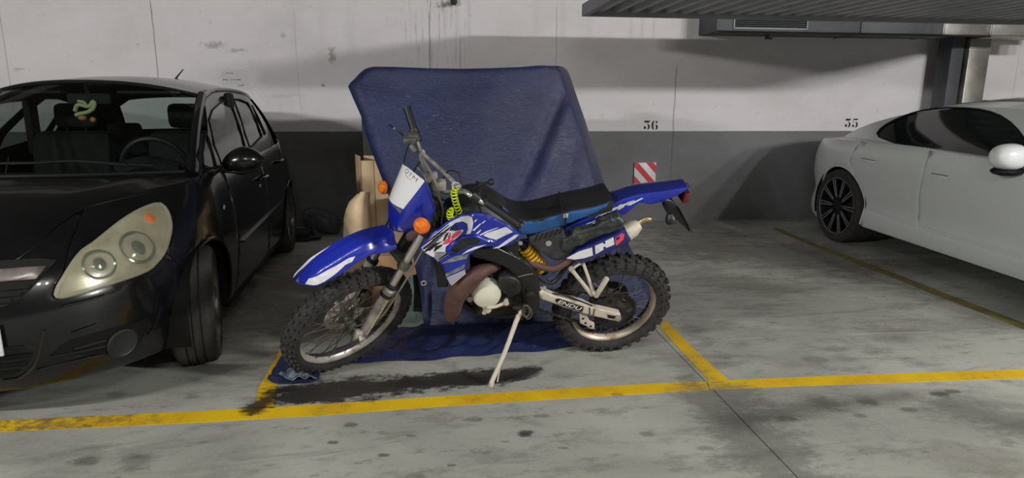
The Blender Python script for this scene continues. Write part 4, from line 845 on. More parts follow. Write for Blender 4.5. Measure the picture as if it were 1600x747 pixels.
PNL = solid(pn, plW, .006, .004, M_BLUE2, 'side_panel', .02, smooth_n=1, label='white and navy plate on the silencer')
dec([(884.5, 403.5), (905, 392.5), (925, 386.5), (926.5, 399), (912, 403.5), (897, 405.5)], plW, M_DECW, 'white_letter', PNL)
dec([(929.5, 384), (941.5, 379), (943.5, 381.5), (946, 380.5), (945.5, 376.5), (958.5, 370.5), (960, 382), (947, 387.5), (946, 385), (942.5, 386), (943, 390), (930.5, 397.5)], plW, M_DECW, 'white_letter', PNL)
dec([(961, 371), (972, 364), (976, 366), (974, 374), (963, 384), (961.5, 380)], plW, M_REDD, 'red_oval', PNL); dec([(962.5, 371.5), (969, 368.5), (967, 373), (963.5, 376)], plW, M_NAVY, 'navy_oval', PNL, .002)
# ---------------- swingarm, chain, footpeg, stand
sw = [(841, 457), (847, 455), (869, 464), (890, 468.5), (912, 474), (925, 481), (950, 486.5), (969.5, 491), (971, 496), (966, 499), (962, 502.5), (937, 497), (912, 490.5), (880, 480.5), (863, 474), (843, 467)]
SW = solid(sw, .105, .03, .007, M_ALUW, 'swingarm', .015, label='weathered white-metal swingarm'); solid(sw, -.075, .03, .0, M_ALUW, 'swingarm', .04)
solid([(867.5, 470), (869, 467), (873, 466.5), (912, 479.5), (910.5, 486.5), (908, 487.8), (871, 475)], .1065, .002, 0, M_CABLE, 'lettering_outline', .01, SW)
letters('ENDU', [(870.5, 473.2), (908, 486), (910, 480.3), (872.5, 467.8)], .1065, M_WHITE, 'swingarm_lettering', SW, .3, .01, .0015)
solid([(949, 492), (965, 495), (966, 499), (950, 497)], .108, .004, 0, M_SLOT, 'adjuster_slot', .02, SW)
for q in ([(920.5, 480), (922.5, 481), (922, 493.5), (920, 493)], [(928, 483), (930, 483), (927.5, 495), (925.5, 494.5)]): solid(q, .1065, .002, 0, M_RUST, 'rust_streak', .02, SW)
ax0 = A([0, .315, 0]); bp('rear_axle', lathe([(0, -.125), (.016, -.123), (.016, -.11), (.009, -.108), (.009, .108), (.017, .11), (.017, .12), (.009, .122), (.009, .128), (0, .13)], ax0, (0, 0, 1), 14), M_ALU)
# toothed sprocket
sr = .112; zc_ = .062; pts = [((sr+(.004 if k % 2 else -.004))*math.cos(math.pi*k/46), (sr+(.004 if k % 2 else -.004))*math.sin(math.pi*k/46)) for k in range(92)]
hl = [[(.078*math.cos(t)+.014*math.cos(b), .078*math.sin(t)+.014*math.sin(b)) for b in [math.pi*j/5 for j in range(10)]] for t in [k*math.pi/3 for k in range(6)]]
bp('sprocket', patch([(p[0], p[1]) for p in pts], lambda a, b: (a, .315+b, zc_), .02, holes=hl, th=.005), M_DIRT)
cs = BP(800, 458, .062); d = ax0-cs; an = math.atan2(d[1], d[0])
path = [ax0+A([(sr-.004)*math.cos(an+t), (sr-.004)*math.sin(an+t), zc_]) for t in np.linspace(math.pi/2, -math.pi/2, 30)]
f_ = [A([cs[0]+.035*math.cos(an+t), cs[1]+.035*math.sin(an+t), zc_]) for t in np.linspace(-math.pi/2, -3*math.pi/2, 12)]
loop = path+[path[-1]+(f_[0]-path[-1])*k/36+A([0, -.02*math.sin(math.pi*k/36), 0]) for k in range(1, 36)]+f_+[f_[-1]+(path[0]-f_[-1])*k/36 for k in range(1, 36)]
bp('chain', join(*[obox(loop[i], loop[(i+1) % len(loop)], .013 if i % 2 else .009, .012 if i % 2 else .007, (0, 1, .01)) for i in range(len(loop))]), M_DIRT, kind='stuff')
solid([(906, 492), (918, 494), (922, 503), (929, 506), (929, 515), (921, 514), (917, 510), (907, 506)], .085, .012, .003, M_ALUW, 'chain_guide', .01)
for (x, y) in ((911, 498), (915, 505), (923, 510)): bp('guide_hole', lathe([(.007, 0), (.007, .001), (0, .0012)], BP(x, y, .0855), (0, 0, 1), 12), M_SLOT)
BR = bp('footpeg_bracket', tube(BPs((891, 419, .11), (905, 436, .125), (925, 461, .14)), [.011, .009, .011], 10, 3), M_ALUW)
bp('footpeg_stay', tube(BPs((910, 408, .10), (918, 430, .12), (926, 454, .14)), .008, 10, 3), M_ALUW, BR); bp('footpeg_stay', tube(BPs((894, 420, .11), (908, 411, .105)), .006, 10), M_ALUW, BR)
bp('mount_bolt', lathe([(.013, 0), (.013, .008), (0, .009)], BP(892, 419, .118), (0, 0, 1), 12), M_ALU, BR)
bp('passenger_footpeg', join(tube([BP(925, 456, .145), BP(933, 462, .155)], .015, 12), obox(BP(931, 463, .155), BP(949, 434, .165), .022, .02, (0, 0, 1), .004), *[obox(BP(934+2.6*k, 458-4.6*k, .155), BP(936.5+2.6*k, 460-4.6*k, .16), .03, .006, (0, 0, 1)) for k in range(6)]), M_ALUW, BR)
ft = LB(G(767, 602)); tp0 = BP(810, 494, .13)
ks = bp('side_stand', tube([BP(820, 484, .12), tp0, tp0*.5+ft*.5+A([.004, 0, 0]), ft+A([0, .012, 0])], [.013, .0125, .0115, .012], 12, 4), M_ALUW, label='long weathered white side stand')
bp('stand_foot', tube([ft+(tp0-ft)*.05, ft+(tp0-ft)*.02+A([-.004, -.002, .01]), ft+A([-.008, .004, .02])], [.012, .014, .012], 10), M_ALUW, ks); bp('stand_prong', tube([ft+(tp0-ft)*.22+A([.012, 0, 0]), LB(G(777, 597, .012))], [.005, .004], 8), M_ALUW, ks)
bp('stand_mount', join(box(BP(818, 484, .10), (.06, .05, .04), .01), box(BP(812, 492, .115), (.04, .05, .03), .008)), M_DIRT, ks)
bp('return_spring', tube([BP(822+5.5*math.cos(t), 486+9*math.sin(t), .145) for t in [k*math.pi/8 for k in range(16)]], .0055, 8, closed=True), M_SPK, ks); bp('return_spring', tube([BP(825+5.5*math.cos(t), 489+9*math.sin(t), .135) for t in [k*math.pi/8 for k in range(16)]], .005, 8, closed=True), M_SPK, ks)
bp('rider_footpeg', join(obox(BP(815, 476, .10), BP(806, 482, .17), .035, .018, (1, 0, 0), .004)), M_DIRT)
bp('rider_footpeg', join(obox(BP(835, 470, -.08), BP(835, 470, -.19), .035, .018, (1, 0, 0), .004)), M_DIRT)
bp('brake_line', tube(BPs((856, 458, .08), (880, 461, .1), (905, 470, .1), (925, 478, .095)), .004, 8, 4), M_CABLE)
bp('inner_fender', thicken(loft([[BP(846, 440, w_), BP(866, 425, w_), BP(888, 412, w_), BP(920, 402, w_)] for w_ in (-.07, 0, .07)]), .004), M_BLKP)
# ================================================================ cars (local frame: x to the car's left, y rearward from the nose, z up)
class Car:
    def __init__(s, name, label, root, ey, half, length, rc_f, rc_r, nf, nr, kz, push, rpush):
        s.R = A([root[0], root[1], 0.]); s.ey = A([ey[0], ey[1], 0.])/math.hypot(*ey); s.ex = A([s.ey[1], -s.ey[0], 0.])
        s.mw = Matrix([[s.ex[0], s.ey[0], 0, root[0]], [s.ex[1], s.ey[1], 0, root[1]], [0, 0, 1, 0], [0, 0, 0, 1]])
        s.t = thing(name, label, 'car', mw=s.mw); s.half = half; s.L = length
        P = []
        for k in range(61):
            th = math.pi/2*k/60; P.append((half*math.sin(th)**(2/nf), rc_f-rc_f*math.cos(th)**(2/nf)))
        n = 40; y0, y1 = rc_f, length-rc_r; P += [(half, y0+(y1-y0)*k/n) for k in range(1, n)]
        for k in range(61):
            th = math.pi/2*(1-k/60); P.append((half*math.sin(th)**(2/nr), length-rc_r+rc_r*math.cos(th)**(2/nr)))
        P = np.array(P); d = np.r_[0, np.cumsum(np.hypot(*np.diff(P, axis=0).T))]; k = np.r_[True, np.diff(d) > 1e-6]; s.P, s.d = P[k], d[k]; s.S = s.d[-1]
        s.kz, s.push, s.rpush = kz, push, rpush
    def W(s, q): return s.R+s.ex*q[0]+s.ey*q[1]+A([0, 0, q[2]])
    def side(s, u, z):
        x = np.interp(u, s.d, s.P[:, 0]); y = np.interp(u, s.d, s.P[:, 1])
        if u < 0: x = u
        if u > s.S: x = s.S-u
        yy = y+s.push(z)*max(0, 1-y/1.3)**1.0-s.rpush(z)*max(0, 1-(s.L-y)/1.0)
        return A([x*s.kz(z), yy, z])
    def su(s, y): return float(np.interp(y, s.P[:, 1], s.d))       # arc position of a lengthwise place
    def part(s, name, data, m, parent=None, **k): return obj(name, data, m, parent or s.t, **k)
    def trace(s, fn, px, a, b):
        f = lambda p, q: s.W(fn(p, q)); return [tuple(inv(f, x, y, a, b)) for x, y in px]
def glass(name, tint, refl=1.0, rough=.02):
    if name in MATS: return MATS[name]
    m = bpy.data.materials.new(name); m.use_nodes = True; nt = m.node_tree; N = nt.nodes; N.remove(N['Principled BSDF'])
    tr = N.new('ShaderNodeBsdfTransparent'); tr.inputs[0].default_value = lin(tint); gl = N.new('ShaderNodeBsdfGlossy'); gl.inputs['Roughness'].default_value = rough
    fr = N.new('ShaderNodeFresnel'); fr.inputs[0].default_value = 1.45; mu = N.new('ShaderNodeMath'); mu.operation = 'MULTIPLY'; mu.inputs[1].default_value = refl
    mx = N.new('ShaderNodeMixShader'); nt.links.new(fr.outputs[0], mu.inputs[0]); ge = N.new('ShaderNodeNewGeometry'); sb = N.new('ShaderNodeMath'); sb.operation = 'SUBTRACT'; sb.inputs[0].default_value = 1; nt.links.new(ge.outputs['Backfacing'], sb.inputs[1]); mv = N.new('ShaderNodeMath'); mv.operation = 'MULTIPLY'; nt.links.new(mu.outputs[0], mv.inputs[0]); nt.links.new(sb.outputs[0], mv.inputs[1]); nt.links.new(mv.outputs[0], mx.inputs[0]); nt.links.new(tr.outputs[0], mx.inputs[1]); nt.links.new(gl.outputs[0], mx.inputs[2])
    nt.links.new(mx.outputs[0], N['Material Output'].inputs[0]); MATS[name] = m; return m
M_BPAINT = mat('black_car_paint', '#09090b', .24, coat=.5, noise=(5, '#111114', .35, .8), spec=.35)
M_BTRIM = mat('black_trim', '#09090b', .6, spec=.25)
M_CGLASS = glass('car_glass', '#e3e8e6', .6)
M_INT = mat('car_interior', '#0e0f10', .8, bump=(80, .2))
M_CTYRE = mat('car_tyre', '#2b2a29', .85, noise=(8, '#3b3936', .4, .75), bump=(60, .25))
def tlathe(prof, c, n=48): return lathe(prof, c, (1, 0, 0), n, cap=False)
def arcpoly(cy, cz, r, a0, a1, n=18): return [(cy+r*math.cos(math.radians(a0+(a1-a0)*k/n)), cz+r*math.sin(math.radians(a0+(a1-a0)*k/n))) for k in range(n+1)]
sp_ = spline
kz = sp_([.15, .2, .35, .55, .72, .85, .95, 1.02, 1.1], [.93, .955, .985, 1.0, .99, .962, .925, .89, .84])
push = sp_([.15, .2, .3, .42, .52, .6, .68, .76, .9, 1.1], [.12, .08, .02, 0, .0, .02, .06, .16, .42, .7])
rpush = sp_([.15, .25, .45, .7, .95, 1.1], [.06, .02, 0, .02, .08, .15])
CO = Car('black_hatchback_car', 'black five-door hatchback parked at the left with yellowed headlights', (-1.951, 2.536), (-.0542, .9985), .868, 3.999, 1.15, .75, 2.5, 2.8, kz, push, rpush)
ze = sp_([0, .06, .16, .3, .44, .7, 1.0, 1.3, 1.5], [.655, .675, .73, .81, .868, .915, .945, .96, .965])
AX_F, AX_R, ZW, RA = .82, 3.331, .30, .345
def top_edge(c, y0, y1, n=26): # points (s, z) along the upper edge of the flank
    out = []
    for k in range(n+1):
        u = c.su(y0)+(c.su(y1)-c.su(y0))*k/n; z = .7
        for _ in range(12): z = ze(c.side(u, z)[1])
        out.append((u, z))
    return out
def yz2sz(c, pts): # (y,z) on the flank to (s,z), allowing for the front push
    out = []
    for y, z in pts:
        u = c.su(y)
        for _ in range(8): u = c.su(max(0, y-(c.side(u, z)[1]-np.interp(u, c.d, c.P[:, 1]))))
        out.append((u, z))
    return out
def both(c, name, data, m, parent=None, **k):
    o = c.part(name, data, m, parent, **k); c.part(name, mirror(data, 0), m, parent, **k); return o
te = top_edge(CO, 0.0, 1.36)
archF = arcpoly(AX_F, ZW, RA, 195, -15); archR = arcpoly(AX_R, ZW, RA, 195, -15)
# front bumper: from the centre line to the wheel arch, up to the headlight line
hl_px = [(88, 460.5), (92, 448), (98.5, 437), (113, 415), (128.5, 396), (146, 384), (167, 367), (188.5, 350), (210, 336), (231.4, 325.7), (248.5, 322), (259, 334), (263, 350), (262, 366), (253, 393), (240, 410), (227, 421), (206, 430), (184, 437.5), (141, 452), (103, 462), (93, 463)]
HL = CO.trace(CO.side, hl_px, .9, .7)
k_arch = 5
bump = [(0, .19)]+yz2sz(CO, [(.02+.02*k, .19) for k in range(0, 1)])[1:]+[(CO.su(y), .19) for y in (.0001, .03, .1, .2, .32, .42)]+yz2sz(CO, archF[1:k_arch+1])
ts = HL[14]; bump += [(ts[0]+.03, ts[1]-.01)]+[(p[0], p[1]-.004) for p in HL[14:]]+[(HL[0][0]-.001, HL[0][1]), (HL[2][0]-.0005, HL[2][1]), (HL[2][0]-.0005, float(np.interp(HL[2][0]-.0005, [p[0] for p in te], [p[1] for p in te])))]
bump += [(p[0], p[1]) for p in te if p[0] < HL[2][0]-.008][::-1]
bump = [(max(0, a), b) for a, b in bump]
flank = [(p[0], p[1]) for p in yz2sz(CO, archF[k_arch:])]+yz2sz(CO, [(1.19, .20), (1.30, .20), (1.335, .5), (1.345, .8), (1.34, .92)])
flank += [p for p in te if HL[2][0]-.002 < p[0] < flank[-1][0]][::-1]+[(p[0]+.002, p[1]+.003) for p in HL[2:12]]+[(p[0]+.004, p[1]) for p in HL[12:14]]+[(ts[0]+.034, ts[1]-.008)]
both(CO, 'front_bumper', patch(bump, CO.side, .035, r=.002, th=.004), M_BPAINT)
both(CO, 'front_fender', patch(flank, CO.side, .04, r=.002, th=.004), M_BPAINT)
def belt(y): return .95+.03*min(max((y-1.3)/2.4, 0), 1)
def door(y0, y1, cut=None):
    b = [(y0, .205)]
    if cut: b += [(y, z) for y, z in cut]
    else: b += [(y1, .205), (y1, .6)]
    return b
archRs = [p for p in archR]
d1 = yz2sz(CO, [(1.312, .205), (2.33, .205), (2.345, .6), (2.345, .955), (1.9, .952), (1.352, .945), (1.357, .8), (1.347, .5)])
d2 = yz2sz(CO, [(2.35, .205), (2.97, .205)]+archR[1:7]+[(3.2, .72), (3.26, .9), (3.27, .965), (2.8, .962), (2.357, .957), (2.357, .6)])
q1 = yz2sz(CO, archR[7:]+[(3.72, .24)])+[(CO.su(3.9), .26), (CO.S, .26), (CO.S, .98), (CO.su(3.9), .99)]+yz2sz(CO, [(3.6, .985), (3.28, .968), (3.27, .9), (3.21, .72)])
DF = CO.part('front_door', patch(d1, CO.side, .05, r=.006, th=.004), M_BPAINT); DR = CO.part('rear_door', patch(d2, CO.side, .05, r=.006, th=.004), M_BPAINT)
CO.part('front_door', mirror(patch(d1, CO.side, .07, th=.004), 0), M_BPAINT); CO.part('rear_door', mirror(patch(d2, CO.side, .07, th=.004), 0), M_BPAINT)
both(CO, 'rear_quarter', patch(q1, CO.side, .05, r=.006, th=.004), M_BPAINT)
# sills, arch lips, door mouldings
both(CO, 'sill', tube([CO.side(CO.su(y), .19)+A([-.02, 0, 0]) for y in np.linspace(1.2, 2.95, 8)], .03, 10), M_BTRIM)
for cy in (AX_F, AX_R):
    both(CO, 'arch_lip', tube([CO.side(*p)+A([.001, 0, 0]) for p in yz2sz(CO, arcpoly(cy, ZW, RA-.004, 190, -10, 24))], .009, 8), M_BPAINT)
    both(CO, 'wheel_well', lathe([(RA+.01, 0), (RA+.01, .25), (0, .25)], (.83, cy, ZW), (-1, 0, 0), 28, math.pi-.3, 2*math.pi+.3, cap=False), M_BTRIM)
both(CO, 'door_moulding', tube([CO.side(CO.su(y), .50+.02*(y-1.4))+A([.006, 0, 0]) for y in np.linspace(1.42, 2.9, 10)], .009, 8, flat=1.6), M_BPAINT)
# bonnet
E_ = np.array([CO.side(*p) for p in top_edge(CO, 0.0, 1.2, 40)])
xe = lambda y: float(np.interp(y, E_[:, 1], E_[:, 0]))
def bonnet(x, y):
    w = max(xe(y), .05); k = min(abs(x)/w, 1.); return A([x, y, ze(y)+(.045*min(1, y/.3+.3))*(1-k**2.2)+.012*math.exp(-((abs(x)-w*.72)/.06)**2)*min(1, y)])
cowl = lambda a: (.745*a, .80+.22*a*a)
yf = E_[0, 1]
bo = [(e[0]-.001, e[1]) for e in E_[1:] if e[1] < 1.0]
base = [cowl(a) for a in np.linspace(.985, -.985, 24)]
bonp = [(0, yf+.004)]+bo+[(x, y-.035) for x, y in base]+[(-x, y) for x, y in bo[::-1]]
HOOD = CO.part('bonnet', patch(bonp, bonnet, .05, r=.003, th=.004), M_BPAINT)
CO.part('cowl', patch([(x*1.0, y-.03) for x, y in base]+[(x, y+.03) for x, y in base[::-1]], lambda x, y: bonnet(x, y)+A([0, 0, -.012]), .04, th=.004), M_BTRIM)
# glasshouse
def gside(y, z):
    t = (z-.95)/.42; x = .803-.10*t-.10*t*abs(t); x -= .22*max(0, y-2.9)**2+.03*max(0, 1.6-y)**2; return A([x, y, z])
zr = sp_([1.7, 1.86, 2.1, 2.5, 3.0, 3.4, 3.6], [1.335, 1.352, 1.385, 1.40, 1.385, 1.345, 1.31])
def roof_xe(y): return gside(y, zr(y))[0]
def wsh(a, b): # windscreen
    k = min(abs(a), 1.); Bt = A([.745*a, .80+.22*a*a, .968-.008*a*a]); T_ = A([.603*a, 1.70+.15*a*a, 1.437-.085*k**2.4]); return Bt*(1-b)+T_*b+A([0, -.35, .94])*.035*math.sin(math.pi*min(max(b, 0), 1))
def croof(x, y):
    w = roof_xe(y); k = min(abs(x)/w, 1.); return A([x, y, zr(y)+.088*(1-k**2.4)])
rb = np.linspace(1.86, 3.45, 22)
fr_e = [(.603*a, 1.70+.15*a*a+.012) for a in np.linspace(-.99, .99, 16)]
ROOF = CO.part('roof', patch(fr_e+[(roof_xe(y)-.004, y) for y in rb]+[(roof_xe(3.45)*a, 3.45+.06*(1-a*a)) for a in np.linspace(.9, -.9, 10)]+[(-roof_xe(y)+.004, y) for y in rb[::-1]], croof, .06, r=.006, th=.004), M_BPAINT)
CO.part('windscreen', patch([(a, .02) for a in np.linspace(-.985, .985, 14)]+[(a, .985) for a in np.linspace(.975, -.975, 14)], wsh, .08, th=.004), M_CGLASS)
CO.part('screen_edge', join(tube([wsh(a, .985)+A([0, 0, .002]) for a in np.linspace(-.98, .98, 20)], .012, 8), tube([wsh(a, .01) for a in np.linspace(-.98, .98, 20)], .012, 8)), M_BTRIM)
both(CO, 'a_pillar', tube([wsh(1.0, b)*1. for b in np.linspace(-.02, 1.02, 14)], [.034]*2+[.028]*12, 10), M_BPAINT)
both(CO, 'roof_rail_gutter', tube([A([roof_xe(y), y, zr(y)]) for y in np.linspace(1.83, 3.5, 16)], .017, 8), M_BPAINT)
wF = CO.trace(gside, [(326, 188), (331, 172), (343.8, 160.5), (353.4, 157), (361.4, 164), (374.3, 200), (384, 233.7), (348.6, 264.5), (334, 226)], 2., 1.1)
wQ = CO.trace(gside, [(321, 207), (325, 216), (338, 262), (317.5, 262), (316, 238.5)], 1.3, 1.1)
wR = CO.trace(gside, [(364.5, 155), (374.3, 155.5), (387, 161), (398, 184), (409, 213), (390.5, 232), (382.5, 209.6), (373, 177.5)], 2.7, 1.1)
wS_ = CO.trace(gside, [(393.6, 165), (402, 181), (414.5, 208.6), (413, 211), (401.5, 186)], 3.1, 1.1)
wins = [wF, wQ, wR, wS_]
gout = [(1.02, .935), (1.6, .94), (2.6, .95), (3.5, .965), (3.78, .975), (3.74, 1.1), (3.62, 1.22), (3.48, 1.31)]+[(y, zr(y)) for y in np.linspace(3.42, 1.9, 12)]+[(1.83, 1.345), (1.6, 1.235), (1.3, 1.085), (1.1, .985)]
both(CO, 'window_frame', patch(gout, gside, .05, holes=wins, th=.006), M_BPAINT)
wgl = glass('side_glass', '#d6dbd9', 1.3)
for w_, nm in ((wF, 'door_window'), (wQ, 'quarter_window'), (wR, 'door_window'), (wS_, 'quarter_window')):
    c0 = np.mean(w_, 0); both(CO, nm, patch([tuple(c0+(A(p)-c0)*1.04) for p in w_], lambda a, b: gside(a, b)-A([.004, 0, 0]), .08, th=.004), wgl)
    both(CO, 'window_seal', tube([gside(*p)+A([.002, 0, 0]) for p in w_], .006, 6, closed=True), M_BTRIM)
# tail
def tailg(a, b): Bt = A([.70*a, 3.93-.10*a*a, .97]); T_ = A([.58*a, 3.50-.05*a*a, 1.39-.06*abs(a)**2.4]); return Bt*(1-b)+T_*b+A([0, .5, .8])*.03*math.sin(math.pi*min(max(b, 0), 1))
rw = [(-.84, .2), (.84, .2), (.86, .75), (.72, .88), (-.72, .88), (-.86, .75)]
CO.part('tailgate', patch([(-1, 0), (1, 0), (1, 1), (-1, 1)], tailg, .1, holes=[rw], th=.006), M_BPAINT); CO.part('rear_window', patch([(a*1.02, b) for a, b in rw], lambda a, b: tailg(a, b)-A([0, .005, 0]), .15, th=.004), M_CGLASS)
CO.part('underbody', box((0, 2.1, .22), (1.5, 1.9, .10), .03), M_BTRIM)
# headlights
M_HLENS = mat('yellowed_headlight_lens', '#c4c0a6', .22, coat=.5, alpha=.42, noise=(9, '#a09a7c', .35, .7), bump=(30, .05)); M_REFL = mat('headlight_reflector', '#c9c6a8', .25, .75, noise=(12, '#96916c', .4, .7))
HLc = np.mean(HL, 0); sh = lambda k: [tuple(HLc+(A(p)-HLc)*k) for p in HL]
def hlside(o): return lambda a, b: CO.side(a, b)+_n(a, b)*o
def _n(a, b):
    p = CO.side(a, b); n = np.cross(CO.side(a+.002, b)-p, CO.side(a, b+.002)-p); n /= np.linalg.norm(n); return n if n[1] < .3 or n[0] > 0 else -n
sgn = 1 if (CO.side(HLc[0], HLc[1])+_n(*HLc)*.01)[1] < CO.side(*HLc)[1] else -1
for mir in (False, True):
    X_ = (lambda d: mirror(d, 0)) if mir else (lambda d: d)
    H = CO.part('headlight', X_(patch(HL, CO.side, .03, r=.0, th=.012, off=.004*1)), M_REFL, label='headlight reflector housing')
    for (px, py, rr_, nm) in ((212, 389, .072, 'main_reflector'), (153, 415, .060, 'dipped_reflector'), (232, 345, .028, 'indicator_bulb')):
        q = CO.trace(CO.side, [(px, py)], .9, .7)[0]; c = CO.side(*q)+_n(*q)*sgn*.006; nn = _n(*q)*sgn
        mm = mat('lamp_bowl', '#7d8272', .12, .5, coat=.8) if nm != 'indicator_bulb' else mat('orange_bulb', '#c9602a', .3, coat=.4)
        CO.part(nm, X_(join(lathe([(rr_, 0), (rr_*.85, .014), (rr_*.4, .02), (0, .021)] if nm == 'indicator_bulb' else [(rr_, 0), (rr_*1.06, .014), (rr_*.98, .016), (rr_*.8, .004), (rr_*.55, .012), (rr_*.3, .017), (0, .019)], tuple(c), tuple(nn), 28))), mm, H)
    CO.part('headlight_lens', X_(patch(HL, lambda a, b: CO.side(a, b)+_n(a, b)*sgn*.022, .025, r=.018 if False else 0, th=.003)), M_HLENS, H)
    rimp = [CO.side(*p)+_n(*p)*sgn*.012 for p in HL]; CO.part('headlight_rim', X_(tube(rimp, .0105, 8, 2, closed=True)), mat('headlight_rim_plastic', '#8f8b78', .4, alpha=.9), H)
# grille, badge bar, lower grille, fog lamp recess, plate
def ftr(px): return CO.trace(CO.side, px, .4, .5)
def front(name, px, m, off, th=.006, r=0., parent=None, mir=True, sp=.03):
    P = ftr(px); d = patch(P, lambda a, b: CO.side(a, b)+_n(a, b)*sgn*off, sp, r=r, th=th)
    P2 = CO.part(name, d, m, parent)
    if mir: CO.part(name, mirror(d, 0), m, parent)
    return P2
zs = lambda x, y: ftr([(x, y)])[0]
def ext(px, z): # extend a front polygon to the centre line
    P = ftr(px); return P
gz0, gz1 = zs(0, 482)[1], zs(0, 404)[1]; gp = [(0, gz0), zs(5, 480), zs(25, 471), zs(45, 455), zs(64, 436), zs(88, 407), zs(60, 404), (0, gz1)]
def fp(name, P, m, off, th=.006, mir=True, r=0.): 
    d = patch(P, lambda a, b: CO.side(a, b)+_n(a, b)*sgn*off, .03, r=r, th=th); o = CO.part(name, d, m)
    if mir: CO.part(name, mirror(d, 0), m)
    return o
fp('upper_grille', gp, M_SLOT, .003)
M_PCH = mat('dulled_chrome_bar', '#a09793', .3, .6, noise=(20, '#7d7370', .4, .7))
fp('chrome_bar', [(0, zs(0, 441)[1]), zs(30, 439), zs(56, 437), zs(72, 418), zs(40, 420), (0, zs(0, 422)[1])], M_PCH, .02, .016, r=.006)
for (y0, x1) in ((449, 46), (460, 34), (471, 18)):
    a, b = zs(0, y0), zs(x1, y0-2); fp('grille_slat', [(0, a[1]-.008), (b[0], b[1]-.008), (b[0], b[1]+.006), (0, a[1]+.006)], M_BTRIM, .012, .01)
lz = [(0, zs(0, 592)[1]), zs(20, 587), zs(42, 573), zs(52, 556), zs(58, 538), zs(30, 540), (0, zs(0, 543)[1])]
fp('lower_grille', lz, M_SLOT, .003)
for (y0, x1) in ((553, 50), (565, 42), (578, 30)):
    a, b = zs(0, y0), zs(x1, y0-1); fp('grille_slat', [(0, a[1]-.007), (b[0], b[1]-.007), (b[0], b[1]+.005), (0, a[1]+.005)], M_BTRIM, .012, .01)
fp('fog_recess', ftr([(77, 557), (95, 541), (111, 531), (171, 514), (231, 497), (237, 508), (226, 521), (216, 538), (205, 548), (184, 555), (163, 553), (120, 554)]), M_BTRIM, .003, .004)
q = zs(190.5, 535.5); c_ = CO.side(*q)+_n(*q)*sgn*.006; both(CO, 'fog_lamp_cover', lathe([(.066, -.004), (.066, .004), (.060, .006), (.054, .002), (0, .003)], tuple(c_), tuple(_n(*q)*sgn), 28), mat('fog_cover_plastic', '#1e2224', .5))
for L_ in ([(98, 478), (130, 471), (162, 462)], [(112, 520), (130, 514), (150, 507)], [(57, 578), (90, 570), (135, 559), (160, 554)], [(5, 594), (30, 590), (46, 578), (58, 562), (70, 516)], [(230, 523), (242, 507), (252, 480)], [(80, 557), (120, 550), (165, 540)], [(115, 545), (165, 531)]):
    both(CO, 'bumper_crease', tube([CO.side(*p)+_n(*p)*sgn*.002 for p in ftr(L_)], .006, 6, 3), M_BPAINT)
pl = [(0, zs(0, 551)[1]), (zs(12, 550)[0], zs(12, 550)[1]), (zs(12, 511)[0], zs(12, 511)[1]), (0, zs(0, 509)[1])]
plx = CO.side(*zs(11.5, 530)); plate_w = plx[0]
PL = CO.part('licence_plate', box((0, plx[1]-.035, plx[2]), (plate_w*2, .01, .11), .004), mat('plate_white', '#c9cbd0', .4))
V2, T2 = text_mesh('F'); CO.part('plate_lettering', thicken(([(plate_w*.78+p[0]*plate_w*.18, plx[1]-.0412, plx[2]-.036+p[1]*.072) for p in V2], T2), .0006, (0, 1, 0)), M_CABLE, PL, smooth=0)
# mirrors, handles, side repeater
def mirror_shell(cx, cy, cz):
    d = ellipsoid((0, 0, 0), (1, 1, 1), 20)
    return [(cx+v[0]*.115*(1-.12*v[2]), cy+(v[1]*.085 if v[1] < 0 else v[1]*.035), cz+v[2]*.082*(1-.15*abs(v[0]))+.01*v[0]) for v in d[0]], d[1]
mcx = inv(lambda a, b: CO.W((a, 1.30, b)), 380, 251, .95, 1.0)
both(CO, 'door_mirror', join(mirror_shell(mcx[0], 1.30, mcx[1]), obox((mcx[0]-.2, 1.31, mcx[1]-.045), (mcx[0]-.05, 1.31, mcx[1]-.04), .06, .035, (0, 1, 0), .01)), M_BPAINT)
both(CO, 'mirror_trim', tube([(mcx[0]-.10, 1.225, mcx[1]-.052), (mcx[0], 1.21, mcx[1]-.058), (mcx[0]+.09, 1.24, mcx[1]-.045)], .007, 8, 4), M_BPAINT)
for px in ((350, 324),):
    q = CO.trace(CO.side, [px], 2.2, .7)[0]; c_ = CO.side(*q); CO.part('side_repeater', ellipsoid(tuple(c_+A([.001, 0, 0])), (.006, .028, .018), 4), mat('clear_repeater', '#a59e8c', .25, coat=.5))
for (px, pr) in (((408, 278), DF), ((434, 252), DR)):
    q = CO.trace(CO.side, [px], 2.2, .8)[0]; c_ = CO.side(*q)
    for sx in (1, -1): CO.part('door_handle', xf(join(tube([(c_[0]+.004, c_[1]-.09, c_[2]), (c_[0]+.032, c_[1]-.06, c_[2]+.004), (c_[0]+.034, c_[1]+.06, c_[2]+.006), (c_[0]+.004, c_[1]+.09, c_[2]+.004)], .012, 10, 4)), lambda v: (v[0]*sx, v[1], v[2])), M_BPAINT)
CO.part('door_lock', lathe([(.011, 0), (.011, .004), (0, .005)], tuple(CO.side(*CO.trace(CO.side, [(406, 290)], 2.2, .75)[0])+A([.001, 0, 0])), (1, 0, 0), 12), M_ALU)
# aerial
an = inv(lambda a, b: CO.W(croof(a, b)), 271.5, 127.8, 0.1, 3.2)
pa = croof(*an); CO.part('roof_aerial', join(tube([pa, pa+A([.02, .03, .02])], [.02, .012], 10), tube([pa+A([0, .01, .01]), pa+A([.05, .10, .10])], [.007, .004], 8)), M_BTRIM)
